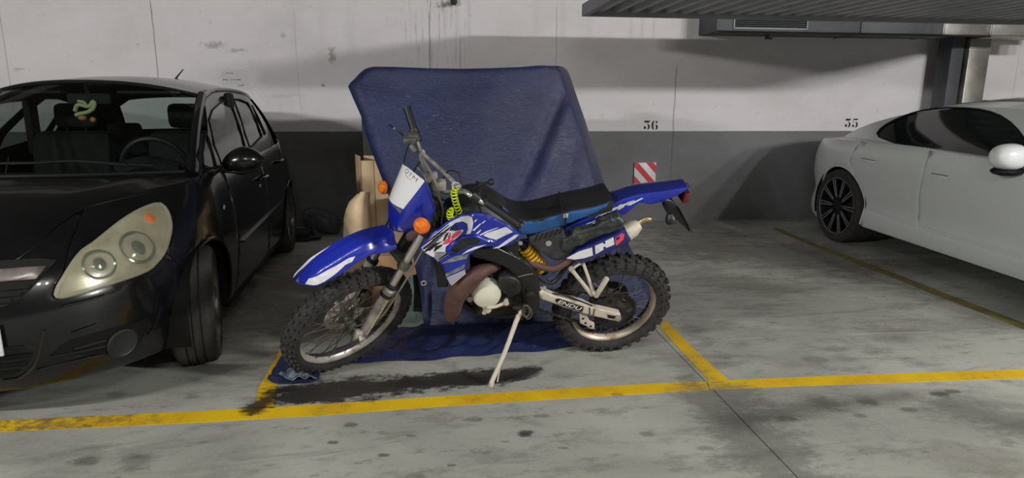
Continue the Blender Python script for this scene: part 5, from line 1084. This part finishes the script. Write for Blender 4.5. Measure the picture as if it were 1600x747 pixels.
# wipers
for pts in ([(-5, 266), (60, 265), (120, 262), (203, 268)], [(70, 262), (130, 262), (180, 265.5), (244, 268.5)]):
    Q_ = CO.trace(wsh, pts, 0, .03); CO.part('wiper', join(tube([wsh(a, b+.008)+A([0, -.03, .03]) for a, b in Q_], .008, 6, 4)), M_BTRIM)
# wheels
def car_wheel(c, cx, cy, R_, wid, rimR, ns, m_rim, out=1, twin=False, steer=0.):
    T = lambda d: xf(d, lambda v: (cx+out*((v[0])*math.cos(steer)-(v[1])*math.sin(steer)), cy+v[0]*math.sin(steer)*1+v[1]*math.cos(steer), R_+v[2]))
    h = wid/2
    W_ = c.part('wheel', T(tlathe([(rimR, -h), (R_-.03, -h-.008), (R_-.006, -h+.01), (R_, -h+.03), (R_, -.045), (R_-.008, -.042), (R_-.008, -.036), (R_, -.033), (R_, -.006), (R_-.008, -.004), (R_-.008, .004), (R_, .006), (R_, .033), (R_-.008, .036), (R_-.008, .042), (R_, .045), (R_, h-.03), (R_-.006, h-.01), (R_-.03, h+.008), (rimR+.01, h+.002), (rimR, h)], (0, 0, 0))), M_CTYRE)
    c.part('rim', T(join(tlathe([(rimR+.004, h-.002), (rimR+.004, h+.004), (rimR-.012, h-.004), (rimR-.022, h-.05), (rimR-.03, -h+.02)], (0, 0, 0)), tlathe([(rimR-.03, -h+.02), (.0, -h+.02)], (0, 0, 0)))), m_rim, W_)
    c.part('brake_disc', T(tlathe([(.0, .0), (.14, .0), (.14, .02), (0, .02)], (0, 0, 0))), M_DIRT, W_)
    for k in range(ns):
        th = 2*math.pi*k/ns
        for dt in ((-.055, .055) if twin else (0,)):
            a0, a1 = th+dt*.55*(2 if not twin else 1)*0+dt*1.6, th+dt*1.1
            p0 = (h-.022, .04*math.cos(a0), .04*math.sin(a0)); p1 = (h-.012, (rimR-.008)*math.cos(a1), (rimR-.008)*math.sin(a1))
            c.part('rim_spoke', T(obox(p0, p1, .020 if twin else .055, .018, (0, -math.sin(th), math.cos(th)), .004)), m_rim, W_)
            if twin: c.part('polished_edge', T(obox((h-.010, p0[1]*2.2, p0[2]*2.2), (h-.001, p1[1], p1[2]), .007, .003, (0, -math.sin(th), math.cos(th)))), mat('polished_spoke_face', '#b9bbc0', .3, .7), W_)
    if twin: c.part('rim_lip', T(tlathe([(rimR-.004, h-.004), (rimR-.001, h+.004), (rimR+.003, h+.004), (rimR+.004, h-.002)], (0, 0, 0))), mat('polished_spoke_face', '#b9bbc0'), W_)
    c.part('hub_cap', T(tlathe([(.055, h-.02), (.05, h-.008), (.02, h-.004), (0, h-.004)], (0, 0, 0), 24)), m_rim, W_)
    return W_
M_GRIM = mat('grey_alloy_rim', '#7d7b78', .4, .5, noise=(10, '#55534f', .4, .7)); M_DRIM = mat('dark_alloy_rim', '#2b2c30', .35, .5)
for sx in (1, -1):
    car_wheel(CO, sx*.76, AX_F, .305, .185, .205, 7, M_GRIM, sx, steer=.2*sx); car_wheel(CO, sx*.76, AX_R, .305, .185, .205, 7, M_GRIM, sx)
# interior
CO.part('dashboard', join(box((0, 1.28, .82), (1.36, .42, .22), .08), tube([(.38-.16, 1.48, .93), (.38, 1.46, .965), (.38+.16, 1.48, .93)], .05, 10, 5)), M_INT)
stw = [A([.37+.185*math.cos(t), 1.62-.05*math.sin(t), .93+.178*math.sin(t)]) for t in [k*math.pi/14 for k in range(28)]]
CO.part('steering_wheel', join(tube(stw, .016, 8, closed=True), box((.37, 1.625, .92), (.16, .03, .10), .03), obox((.21, 1.62, .93), (.53, 1.62, .93), .03, .02, (0, 0, 1), .005)), mat('steering_wheel_plastic', '#242526', .5))
def seat_(cx, cy, w, hz=.62, head=True):
    S_ = CO.part('car_seat', join(box((cx, cy, .48), (w, .50, .16), .06), xf(box((0, 0, .31), (w, .14, hz), .06), lambda v: (cx+v[0], cy+.24+v[1]+v[2]*.22, .5+v[2]))), M_INT)
    if head: CO.part('headrest', join(xf(box((0, 0, 0), (.26, .09, .17), .045), lambda v: (cx+v[0], cy+.42+v[1], 1.22+v[2])), tube([(cx-.06, cy+.40, 1.08), (cx-.06, cy+.42, 1.2)], .007, 8), tube([(cx+.06, cy+.40, 1.08), (cx+.06, cy+.42, 1.2)], .007, 8)), M_INT, S_)
seat_(.36, 1.95, .50); seat_(-.36, 1.95, .50)
CO.part('rear_bench', join(box((0, 2.75, .46), (1.25, .48, .16), .06), xf(box((0, 0, .28), (1.25, .14, .56), .06), lambda v: (v[0], 3.0+v[1]+v[2]*.25, .48+v[2]))), M_INT)
for cx in (-.36, .36): CO.part('headrest', box((cx, 3.17, 1.08), (.26, .08, .13), .04), M_INT)
CO.part('parcel_shelf', box((0, 3.42, .95), (1.2, .45, .03), .01), M_INT)
both(CO, 'b_pillar_trim', box((.64, 2.38, 1.17), (.05, .12, .42), .02), M_INT)
pm = inv(lambda a, b: CO.W((a, 1.72, b)), 160, 165, 0, 1.35)
CO.part('interior_mirror', join(box((0, 1.74, 1.335), (.24, .03, .065), .012), tube([(0, 1.74, 1.35), (0, 1.70, 1.42)], .01, 8)), M_INT)
CO.part('sun_visor', box((.33, 1.80, 1.375), (.36, .12, .02), .008), M_INT); CO.part('sun_visor', box((-.33, 1.80, 1.375), (.36, .12, .02), .008), M_INT)
CO.part('headliner', patch([(-.5, 1.9), (.5, 1.9), (.5, 3.4), (-.5, 3.4)], lambda x, y: croof(x, y)-A([0, 0, .03]), .15, th=.01), M_INT)
# ornament hanging from the mirror
oc = inv(lambda a, b: CO.W((a, 1.62, b)), 133, 172, 0, 1.3); oc = A([oc[0], 1.62, oc[1]]); Wo = CO.W(oc)
orn = thing('hanging_ornament', 'small yellow-green plaited ornament hanging behind the black car windscreen', 'ornament', tuple(Wo))
M_ORN = mat('pale_green_cord', '#a9b27a', .6); o3 = lambda x, y, z: tuple(CO.W(oc+A([x, y, z])))
obj('plaited_loop', tube([o3(-.055, 0, -.005), o3(-.03, -.01, .03), o3(.02, 0, .02), o3(.045, .01, .05), o3(.05, 0, .02), o3(.02, -.01, -.01), o3(-.03, 0, -.02), o3(-.055, 0, -.03)], .011, 8, 4), M_ORN, orn, world=True)
obj('plaited_loop', tube([o3(-.04, .02, .05), o3(-.01, .015, .045), o3(.01, .02, .02), o3(.04, .02, 0)], .009, 8, 4), M_ORN, orn, world=True)
obj('bead', ellipsoid(o3(-.02, 0, -.045), (.024, .018, .016), 12), mat('orange_bead', '#b07a4a', .5), orn, world=True); obj('bead', ellipsoid(o3(.035, 0, -.055), (.016, .013, .016), 12), mat('orange_bead', '#b07a4a'), orn, world=True)
obj('hanging_string', tube([o3(0, .01, .02), o3(.02, .08, .10)], .002, 6), M_CABLE, orn, world=True)

# ---------------------------------------------------------------- white car at the right
M_WP = mat('white_car_paint', '#ced2d0', .3, coat=.35, spec=.3)
M_DG = mat('dark_tinted_glass', '#0d1112', .06, coat=.6)
kz2 = sp_([.12, .2, .3, .42, .55, .70, .82, .92, 1.0, 1.1], [.95, .972, .978, .952, .968, .99, 1.0, .985, .945, .86])
zero = lambda z: 0.
push2 = sp_([.1, .3, .5, .7, .9, 1.1], [.05, 0, .02, .1, .3, .5]); rpush2 = sp_([.1, .3, .5, .62, .75, .9, 1.1], [.06, .0, .03, .0, .04, .12, .3])
TA = Car('white_saloon_car', 'white low sports saloon parked at the right with black tinted side glass', (4.816, 1.99), (0, 1), .983, 4.963, 1.2, 1.15, 2.6, 2.35, kz2, push2, rpush2)
AF2, AR2, ZW2, RA2 = .95, 3.85, .352, .385
zt2 = sp_([0, .3, .8, 1.3, 1.7, 2.4, 3.2, 3.7, 4.2, 4.6, 4.85, 4.97], [.62, .72, .84, .90, .93, .955, .975, .985, .975, .955, .93, .91])
NX = lambda d: mirror(d, 0)
def top2(y0, y1, n=30):
    out = []
    for k in range(n+1):
        u = TA.su(y0)+(TA.su(y1)-TA.su(y0))*k/n; z = .9
        for _ in range(10): z = zt2(TA.side(u, z)[1])
        out.append((u, z))
    return out
def panel2(name, P, m=M_WP, r=.0025, step=.05, **k):
    d = patch(P, TA.side, step, r=r, th=.004); a = TA.part(name, NX(d), m, **k); TA.part(name, d, m); return a
f2 = [(0, .18)]+[(TA.su(y), .18) for y in (.02, .15, .3, .45)]+yz2sz(TA, arcpoly(AF2, ZW2, RA2, 205, -25))+yz2sz(TA, [(1.45, .19), (1.52, .5), (1.54, .9)])+[(p[0], p[1]) for p in top2(0, 1.5)][::-1]
panel2('front_wing', f2)
def dr(y): return .20+.03*(y-1.5)/2
sl = yz2sz(TA, [(1.40, .17), (3.476, .225), (3.468, .30), (3.466, .385), (2.5, .345), (1.46, .32)])
panel2('sill_panel', sl)
# shut line between the two doors traced on the flank
neg = lambda a, b: TA.side(a, b)*A([-1, 1, 1])
shut = TA.trace(neg, [(1435, 372), (1434, 340), (1436, 306), (1441, 277), (1448, 252)], TA.su(2.6), .6)
sy = [(p[0], p[1]) for p in shut]
tE = top2(1.55, 4.9, 60); sy.append((sy[-1][0]+.02, float(np.interp(sy[-1][0]+.02, [p[0] for p in tE], [p[1] for p in tE]))))
door1 = [(p[0]-.004, p[1]) for p in sy]; door2 = [(p[0]+.004, p[1]) for p in sy]
dA = yz2sz(TA, [(1.55, .9), (1.53, .5), (1.47, .31)])+[(sy[0][0]-.004, .335)]+door1+[p for p in tE if p[0] < sy[-1][0]-.02][::-1]
arR = arcpoly(AR2, ZW2, RA2, 205, -30, 26); kk = 10
rear_shut = yz2sz(TA, [(3.62, .66), (3.70, .80), (3.66, .93), (3.60, .975)])
dB = [(sy[0][0]+.004, .335)]+yz2sz(TA, [(3.40, .375)])+yz2sz(TA, arR[1:kk-2])+[(p[0]-.003, p[1]) for p in rear_shut]+[p for p in tE if sy[-1][0]+.01 < p[0] < rear_shut[-1][0]-.01][::-1]+door2[::-1][:5]
D1 = panel2('front_door', dA); D2 = panel2('rear_door', dB)
qB = [(p[0]+.003, p[1]) for p in rear_shut[::-1]]+yz2sz(TA, arR[kk-3:])+[(TA.su(4.6), .22), (TA.su(4.9), .24), (TA.S, .26)]+[(TA.S, .91)]+[p for p in tE if p[0] > rear_shut[-1][0]+.01][::-1]
panel2('rear_quarter', qB)
both(TA, 'arch_lip', tube([TA.side(*p)+A([-.003, 0, 0]) for p in yz2sz(TA, arcpoly(AR2, ZW2, RA2-.002, 197, -18, 26))], .007, 8), M_WP)
for cy in (AF2, AR2): both(TA, 'wheel_well', lathe([(RA2+.015, 0), (RA2+.015, .27), (0, .27)], (.945, cy, ZW2), (-1, 0, 0), 30, math.pi-.3, 2*math.pi+.3, cap=False), M_BTRIM)
TA.part('underbody', box((0, 2.4, .22), (1.6, 3.4, .12), .03), M_BTRIM)
# roofline
def gs2(y, z):
    xb = .93-.06*max(0, 1.9-y)**2-.20*max(0, y-3.1)**2+.012*max(0, y-3.1)
    t = (z-.93)/.40; return A([xb-.16*t-.13*t*abs(t), y, z])
zr2 = sp_([1.35, 1.6, 1.9, 2.2, 2.5, 2.8, 3.1, 3.4, 3.7, 4.0, 4.3, 4.6], [1.0, 1.12, 1.225, 1.282, 1.30, 1.295, 1.27, 1.225, 1.165, 1.095, 1.02, .95])
def rxe2(y): return gs2(y, zr2(y))[0]
def roof2(x, y): w = max(rxe2(y), .2); k = min(abs(x)/w, 1.); return A([x, y, zr2(y)+(.085-.03*max(0, y-3))*(1-k**2.6)])
ys = np.linspace(1.95, 4.55, 30)
TA.part('roof', patch([(rxe2(y)-.002, y) for y in ys]+[(-rxe2(y)+.002, y) for y in ys[::-1]], roof2, .07, r=.0, th=.004), M_WP)
TA.part('glass_roof', patch([(.50, 2.12), (.50, 3.1), (-.50, 3.1), (-.50, 2.12)], lambda x, y: roof2(x, y)+A([0, 0, .004]), .1, th=.004), M_DG)
go2 = [(1.38, .90), (2.0, .92), (3.0, .95), (4.0, .955), (4.55, .92)]+[(y, zr2(y)) for y in np.linspace(4.5, 1.4, 30)]
ng = lambda a, b: gs2(a, b)*A([-1, 1, 1])
w2 = TA.trace(ng, [(1370.5, 208), (1376, 201), (1384, 195), (1397, 188), (1410, 182.5), (1425, 177), (1440, 173), (1460, 170), (1480, 168.5), (1510, 169), (1530, 171), (1548, 175), (1563, 181), (1578, 191), (1590, 203), (1604, 222), (1625, 258), (1632, 272), (1600, 266), (1555, 257.5), (1500, 248), (1440, 234), (1400, 224), (1374, 214)], 3., 1.1)
wf = patch(go2, gs2, .05, holes=[w2], th=.006); both(TA, 'window_surround', wf, M_WP)
both(TA, 'side_window', patch(w2, lambda a, b: gs2(a, b)-A([.006, 0, 0]), .08, th=.004), M_DG)
both(TA, 'window_seal', tube([gs2(*p)+A([.001, 0, 0]) for p in w2], .008, 6, closed=True), M_BTRIM)
TA.part('windscreen', loft([[A([x*a, 1.12+.0*a+.18*a*a, .985-.02*a*a]) for a in np.linspace(-1, 1, 9)] if j == 0 else [A([rxe2(1.95)*a, 1.93+.05*(a*a-1), roof2(rxe2(1.95)*a, 1.95)[2]-.006]) for a in np.linspace(-1, 1, 9)] for j, x in ((0, .78), (1, .6))]), M_DG)
TA.part('bonnet', patch([(e[0]-.004, e[1]) for e in [TA.side(*p) for p in top2(.02, 1.5)]]+[(.7, 1.34), (0, 1.16), (-.7, 1.34)]+[(-e[0]+.004, e[1]) for e in [TA.side(*p) for p in top2(.02, 1.5)]][::-1], lambda x, y: A([x, y, zt2(y)+.05*(1-min(abs(x)/.93, 1)**2)]), .1, th=.004), M_WP)
TA.part('tail_deck', patch([(e[0]-.004, e[1]) for e in [TA.side(*p) for p in top2(4.45, 4.93)]]+[(-e[0]+.004, e[1]) for e in [TA.side(*p) for p in top2(4.45, 4.93)]][::-1], lambda x, y: A([x, y, zt2(y)+.012*(1-min(abs(x)/.8, 1)**2)]), .08, th=.004), M_WP)
both(TA, 'shoulder', thicken(loft([[TA.side(*p) for p in top2(1.4, 4.7, 40)], [A([gs2(q[1], .96)[0]+.01, q[1], max(q[2]+.012, .93)]) for q in [TA.side(*p) for p in top2(1.4, 4.7, 40)]], [A([gs2(q[1], .99)[0]-.01, q[1], max(q[2]+.012, .95)]) for q in [TA.side(*p) for p in top2(1.4, 4.7, 40)]]]), .003), M_WP)
# flush handles
for (a, b) in (((1346, 250), (1367, 254)), ((1455, 274), (1481, 278.5))):
    q = TA.trace(neg, [a, b], TA.su(3.), .8); pp = [TA.side(*k) for k in q]
    both(TA, 'door_handle', obox(pp[0]+A([.001, 0, 0]), pp[1]+A([.001, 0, 0]), .028, .006, (0, 0, 1), .003), M_WP); both(TA, 'handle_gap', obox(pp[0]+A([.0015, 0, .016]), pp[1]+A([.0015, 0, .016]), .004, .005, (0, 0, 1)), M_BTRIM)
# mirror
mq = inv(lambda a, b: TA.W((-1.09, a, b)), 1572, 245, 1.9, 1.0); my, mz = mq
ml = ellipsoid((0, 0, 0), (1, 1, 1), 22)
both(TA, 'door_mirror', ([(1.09+v[0]*.115, my+(v[1]*.10 if v[1] < 0 else v[1]*.05), mz+v[2]*.085*(1-.12*v[0])) for v in [tuple(math.copysign(abs(c)**.8, c) for c in w_) for w_ in ml[0]]], ml[1]), mat('bright_white_paint', '#d5d6d8', .3, coat=.5), label='white mirror housing')
both(TA, 'mirror_foot', join(xf(ellipsoid((0, 0, 0), (.12, .075, .035), 14), lambda v: (1.04+v[0], my+v[1]+.02, mz-.095+v[2])), obox((.90, my+.06, mz-.11), (1.05, my+.01, mz-.09), .07, .03, (0, 1, 0), .01)), M_BTRIM)
car_wheel(TA, -.845, AR2, .352, .245, .268, 10, M_DRIM, -1, True); car_wheel(TA, .845, AR2, .352, .245, .268, 10, M_DRIM, 1, True)
car_wheel(TA, -.845, AF2, .352, .235, .268, 10, M_DRIM, -1, True); car_wheel(TA, .845, AF2, .352, .235, .268, 10, M_DRIM, 1, True)
# ================================================================ tarpaulin and what it covers
M_TARP = None
g = NG('blue_tarpaulin')
t1 = g.noise(1.6, 5, off=(2, 0, 1)); t2 = g.noise(9, 6, (1, 1, 1), .7); t3 = g.noise(16, 5, (.6, 1, 3.2), .75, dist=2.5); t4 = g.noise(230, 2)
c = g.mix(g.ss(t1, .3, .7), '#212a56', '#262c4b')
upper_right = g.M('MULTIPLY', g.ss(g.x, .15, 1.0), g.ss(g.z, .3, 1.2)); c = g.mix(g.M('MULTIPLY', upper_right, g.M('ADD', .25, g.M('MULTIPLY', g.ss(t2, .35, .7), .45))), c, '#4c4b5e')  # greyer towards the upper right of the sheet
c = g.mix(g.M('MULTIPLY', g.ss(t3, .60, .70), .5), c, '#8b90b8'); c = g.mix(g.M('MULTIPLY', g.ss(t4, .5, .7), .10), c, '#4b5488')
g.put(g.b.inputs['Base Color'], c); g.put(g.b.inputs['Roughness'], g.M('ADD', .28, g.M('MULTIPLY', t2, .25)))
g.bump(g.M('ADD', g.M('ADD', t2, t3), g.M('MULTIPLY', g.noise(38, 4, off=(5, 5, 5)), .5)), .42, .012); M_TARP = g.m
M_LIN = mat('tarpaulin_lining', '#83958d', .5, noise=(10, '#4f5f58', .35, .7, 7), bump=(30, .5)); M_CARD = mat('cardboard', '#f2d8b2', .85, noise=(6, '#e0c098', .35, .7), bump=(60, .08)); M_CARDE = mat('cardboard_edge', '#c9a580', .9)
TP = thing('blue_tarpaulin', 'large dark blue tarpaulin draped over stored goods behind the motorcycle and spread under it', 'tarpaulin', (0.05, 4.3, 0))
def pcurve(P): # (t, px, py) table
    P = np.array(P, float); return lambda t: (float(np.interp(t, P[:, 0], P[:, 1])), float(np.interp(t, P[:, 0], P[:, 2])))
Lc = pcurve([(0, 583, 104), (.035, 566, 112), (.08, 543, 133), (.13, 551, 152), (.17, 560, 172), (.185, 564, 181), (.24, 570, 205), (.36, 588, 256), (.47, 604, 298), (.57, 621, 340), (.67, 638, 380), (.76, 651, 412), (.88, 660, 462), (1, 664, 508)])
Rc = pcurve([(0, 872, 103), (.02, 884, 109), (.05, 891, 120), (.12, 901, 150), (.22, 915, 190), (.34, 930, 240), (.46, 945, 290), (.6, 966, 345), (.72, 986, 390), (.84, 1012, 435), (1, 1048, 497)])
topx = np.array([[0, 104], [.12, 104.3], [.3, 106.6], [.48, 107.4], [.65, 106.2], [.8, 104.5], [.9, 102], [1, 103]])
def depth(t): return 4.52-.74*t
NC, NR = 84, 70; rows = []
def wr(a, t, px, py):
    """folds and creases, positive = away from the camera"""
    d = .010*math.sin(px*.031+t*5)+.008*math.sin(px*.013-py*.02+1.)
    # the long pair of folds running down from the upper right corner
    for (x0, y0, x1, y1, amp, wd_) in ((884, 135, 812, 300, .045, 7), (893, 160, 838, 300, -.03, 8), (905, 190, 880, 330, .02, 10), (812, 300, 770, 400, .03, 9), (660, 330, 760, 500, .02, 12), (700, 300, 690, 500, -.02, 14), (640, 115, 655, 300, .010, 16), (768, 110, 750, 260, -.012, 22)):
        s = ((px-x0)*(x1-x0)+(py-y0)*(y1-y0))/((x1-x0)**2+(y1-y0)**2); 
        if -.15 < s < 1.15: cx = x0+(x1-x0)*s; dd = (px-cx)/wd_; d += amp*math.exp(-dd*dd)*min(1, (s+.15)*3, (1.15-s)*3)
    return d*min(1, t*8)
# top sheet running back over the goods
for j in range(5):
    k = j/4; row = []
    for i in range(NC+1):
        a = i/NC; P = WY(583+(872-583)*a, float(np.interp(a, topx[:, 0], topx[:, 1])), 4.56); row.append(P+A([.05*(a-.5)*(1-k), (1-k)*1.05, -.05*(1-k)-.12*(1-k)**6+.01*math.sin(a*14+k*3)*(1-k)]))
    rows.append(row)
for j in range(1, NR+1):
    t = j/NR; lx, ly = Lc(t); rx, ry = Rc(t); row = []
    for i in range(NC+1):
        a = i/NC; px = lx+(rx-lx)*a; py = ly+(ry-ly)*a
        if t < .05: py0 = float(np.interp(a, topx[:, 0], topx[:, 1])); py = py*(t/.05)+(py0+3*t/.05)*(1-t/.05)
        y = depth(t)+wr(a, t, px, py)
        edge = max(0, 1-a/.05)**2*.05+max(0, (a-.95)/.05)**2*.25
        P = WY(px, py, y+edge); row.append(P)
    rows.append(row)
fold = rows[-1]
# rumpled part lying on the floor
fr_px = pcurve([(0, 590, 566.5), (.1, 640, 565.5), (.25, 700, 561), (.5, 790, 553), (.75, 880, 546.5), (1, 1010, 520)])
NF = 16
for j in range(1, NF+1):
    k = j/NF; row = []
    for i in range(NC+1):
        a = i/NC; e = G(*fr_px(a)); f0_ = A([fold[i][0], fold[i][1], max(fold[i][2], .01)]); P = f0_*(1-k)+e*k
        h = .045*math.exp(-((k-.45)/.20)**2)*(1+.35*math.sin(a*31))+.02*math.exp(-((k-.85)/.08)**2)*(1+.5*math.sin(a*23+2))+.008*math.sin(a*70+k*9)*k*(1-k)*4
        P = A([P[0]+.01*math.sin(a*40)*k, P[1]+.012*math.sin(a*27)*k, (1-k)**3*f0_[2]+h+.006]); row.append(P)
    rows.append(row)
obj('draped_sheet', thicken(loft(rows), .002, (0, .6, -.8)), M_TARP, TP, world=True, smooth=60)
# right hand side going back from the edge
rows2 = []
for j in range(5, len(rows)-NF, 3):
    P = A(rows[j][-1]); t = (j-5)/(len(rows)-NF-5); rows2.append([P+A([.0+.04*math.sin(k*1.7+t*6)*min(1, k*.5)+.03*k/6, k*.15, -.012*k]) for k in range(7)])
obj('side_fall', thicken(loft(rows2), .002, (-1, 0, 0)), M_TARP, TP, world=True, smooth=60)
# tongue of sheet under the front wheel
tg = [(664, 510), (620, 515), (585, 522), (560, 535), (520, 550), (480, 560), (440, 562), (426, 582), (418, 597), (430, 602), (448, 602), (470, 603), (490, 600), (498, 593), (500, 586), (515, 578), (545, 571), (580, 567.5), (620, 566), (664, 564)]
def tongue(a, b):
    k = max(0, min(1, (-.75-a)/.25)); return A([a, b, .013+.004*math.sin(a*37+b*21)+.004*math.sin(a*13-b*55)+k*(.010*math.sin(a*90)*math.cos(b*75)+.010)])
tgP = [tuple(G(x, y)[:2]) for x, y in tg]
obj('floor_tongue', patch(tgP, tongue, .018, th=.002), M_TARP, TP, world=True, smooth=60)
obj('turned_up_edge', patch([tuple(G(x, y)[:2]) for x, y in [(436, 592), (450, 585), (472, 588), (492, 591), (496, 596), (478, 599), (450, 600)]], lambda a, b: tongue(a, b)+A([0, 0, .012+.008*math.sin(a*110+b*60)]), .012, th=.002), mat('pale_lining', '#8d99a0', .4, noise=(30, '#4e5a66', .4, .6), bump=(40, .4)), TP, world=True, smooth=60, label='pale crumpled underside of the sheet')
# turned-back lining and the loose flap with an eyelet
obj('turned_back_lining', thicken(loft([[WY(x, y, yy) for x, y, yy in r] for r in ([(630, 432, 4.1), (645, 430, 4.1), (660, 428, 4.26)], [(628, 455, 4.02), (647, 455, 4.02), (664, 455, 4.16)], [(622, 485, 3.93), (646, 487, 3.93), (668, 488, 4.02)], [(612, 518, 3.80), (640, 519, 3.80), (670, 518, 3.80)])]), .003, (0, 1, 0)), M_LIN, TP, world=True, label='grey-green lining of the sheet turned outwards')
fl = [[(645, 392), (655, 389), (668, 388), (690, 395)], [(648, 415), (660, 412), (676, 410), (696, 420)], [(654, 440), (664, 440), (680, 440), (700, 452)], [(658, 470), (668, 470), (684, 475), (704, 480)], [(662, 508), (672, 509), (690, 509), (712, 508)]]
obj('loose_flap', thicken(loft(surf_rows([[WY(x, y, 4.02-.055*j+.03*math.sin(i*2.3+j)) for i, (x, y) in enumerate(r)] for j, r in enumerate(fl)], 5)), .002, (0, 1, 0)), M_TARP, TP, world=True, smooth=60)
e_ = WY(662, 442.5, 3.86); obj('eyelet', lathe([(.010, 0), (.017, -.002), (.018, -.004), (.012, -.006), (.009, -.004)], tuple(e_), (0, 1, 0), 20, closed_prof=True), M_ALU, TP, world=True)
# goods under the sheet
def wbox(x0, x1, y0, y1, z0, z1, bev=.01): return box(((x0+x1)/2, (y0+y1)/2, (z0+z1)/2), (x1-x0, y1-y0, z1-z0), bev)
CX0 = float(WY(566, 230, 4.78)[0])
cb_ = thing('tall_cupboard', 'dark covered cupboard, its black corner showing left of the tarpaulin above the cardboard box', 'cupboard', (0.2, 5.1, 0))
M_BLKC = mat('black_chipboard', '#161617', .6, noise=(30, '#34332f', .62, .7))
obj('carcass', wbox(CX0, .60, 4.80, 5.45, 0, 1.25), M_BLKC, cb_, world=True); obj('door', wbox(CX0+.005, .035, 4.78, 4.797, .05, 1.23, .004), M_BLKC, cb_, world=True); obj('door', wbox(.045, .595, 4.78, 4.797, .05, 1.23, .004), M_BLKC, cb_, world=True)
# tall cardboard box
BXY = 4.58
a0 = WY(564, 251, BXY); a1 = WY(586, 300, BXY); z1 = a0[2]; xl_ = a0[0]
bx = thing('tall_cardboard_box', 'tall tan cardboard box standing upright at the left edge of the tarpaulin', 'box', (xl_+.17, BXY+.08, 0))
obj('front_panel', wbox(xl_, xl_+.085, BXY, BXY+.006, 0, z1, .002), M_CARD, bx, world=True); obj('front_panel', wbox(xl_+.088, xl_+.34, BXY, BXY+.006, 0, z1-.003, .002), M_CARD, bx, world=True)
obj('side_panel', xf(wbox(xl_-.006, xl_, BXY, BXY+.17, 0, z1+.03, .002), lambda v: (v[0]-.05*(v[1]-BXY)/.17+.006*math.sin(v[2]*30), v[1], v[2])), M_CARDE, bx, world=True)
obj('side_panel', wbox(xl_+.34, xl_+.346, BXY, BXY+.17, 0, z1), M_CARD, bx, world=True); obj('back_panel', wbox(xl_, xl_+.34, BXY+.164, BXY+.17, 0, z1+.02), M_CARD, bx, world=True)
obj('top_flap', wbox(xl_+.01, xl_+.33, BXY+.01, BXY+.16, z1-.012, z1-.006), M_CARD, bx, world=True)
obj('tape_slit', wbox(xl_+.12, xl_+.16, BXY-.001, BXY, z1-.055, z1-.051, 0), M_CABLE, bx, world=True)
# bowed sheet of cardboard in front of it
R_ = []
for z in np.linspace(0.0, 1, 14):
    py = 300+z*132; xl2 = float(np.interp(py, [300, 312, 328, 350, 380, 432], [558, 543, 537, 535.5, 535, 537])); R_.append([WY(xl2+(578-xl2)*k, py+(0 if k > .2 else 3*(1-z)), 4.42-.05*math.sin(math.pi*k)-.12*z*z*0) for k in np.linspace(0, 1, 9)])
zmin = R_[-1][0][2]
R_ = [[A([p[0], p[1], p[2]-zmin*(i/(len(R_)-1))]) for p in r] for i, r in enumerate(R_)]
obj_ = obj('bowed_cardboard', thicken(loft(R_), .008, (0, 1, 0)), M_CARD, smooth=50); tag(obj_, 'bowed sheet of tan cardboard leaning low beside the tall cardboard box', 'cardboard')
b2 = thing('low_cardboard_box', 'low brown cardboard box on the floor behind the front fork', 'box', (-.75, 4.35, 0))
p0, p1 = WY(580, 437, 4.20), WY(650, 398, 4.20)
M_CARD2 = mat('brown_cardboard', '#dfb384', .85, noise=(6, '#c69c70', .35, .7))
obj('body', wbox(p0[0], p1[0], 4.20, 4.36, 0, p1[2], .006), M_CARD2, b2, world=True); obj('lid_flap', xf(wbox(p0[0]+.005, p1[0]-.005, 4.19, 4.36, p1[2]+.001, p1[2]+.006, .001), lambda v: (v[0], v[1], v[2]+.02*(4.36-v[1]))), M_CARD2, b2, world=True)
c_ = WY(628, 392, 4.22); rl = tag(obj('cardboard_tube', join(lathe([(.026, 0), (.036, 0), (.036, .14), (.026, .14)], (c_[0], 4.21, p1[2]+.045), (0, 1, 0), 22, closed_prof=True)), M_CARD2), 'short cardboard tube lying on the low brown box, its open end showing', 'tube')
# things against the left wall foot
c_ = WY(503, 341, 6.7)
sk = ellipsoid((0, 0, 0), (1, 1, 1), 24)
def sack(v):
    x, y, z = [math.copysign(abs(q)**.75, q) for q in v]; f = 1+.06*math.sin(5*x+3*z)
    return (c_[0]+x*.185*f, 6.70+y*.12*f, .13+(z*.115-.055*x)*f+.005)
tag(obj('plastic_sack', ([sack(v) for v in sk[0]], sk[1]), mat('grey_sack_film', '#55585a', .5, noise=(14, '#3f4244', .4, .65), bump=(14, .3)), smooth=60), 'dull grey stuffed sack lying on the floor against the dark wall', 'sack')
c2 = WY(470, 352, 6.45); tag(obj('folded_mat', join(wbox(c2[0]-.10, c2[0]+.10, 6.3, 6.6, .001, .045, .015), wbox(c2[0]-.09, c2[0]+.09, 6.32, 6.58, .045, .085, .015)), mat('dark_mat', '#222325', .8)), 'small dark folded mat on the floor behind the black car rear wheel', 'mat')
bt = thing('small_bottle', 'tiny bottle with a white cap lying by the grey sack', 'bottle', tuple(WY(480, 357, 6.4)))
bz = WY(480, 357, 6.35); obj('body', tube([(bz[0]+.015, 6.35, .022), (bz[0]+.10, 6.38, .022), (bz[0]+.12, 6.385, .022)], [.021, .021, .012], 14), mat('dark_bottle', '#1f2322', .3), bt, world=True); obj('cap', tube([(bz[0], 6.345, .022), (bz[0]+.016, 6.35, .022)], .014, 12), M_WHITE, bt, world=True)
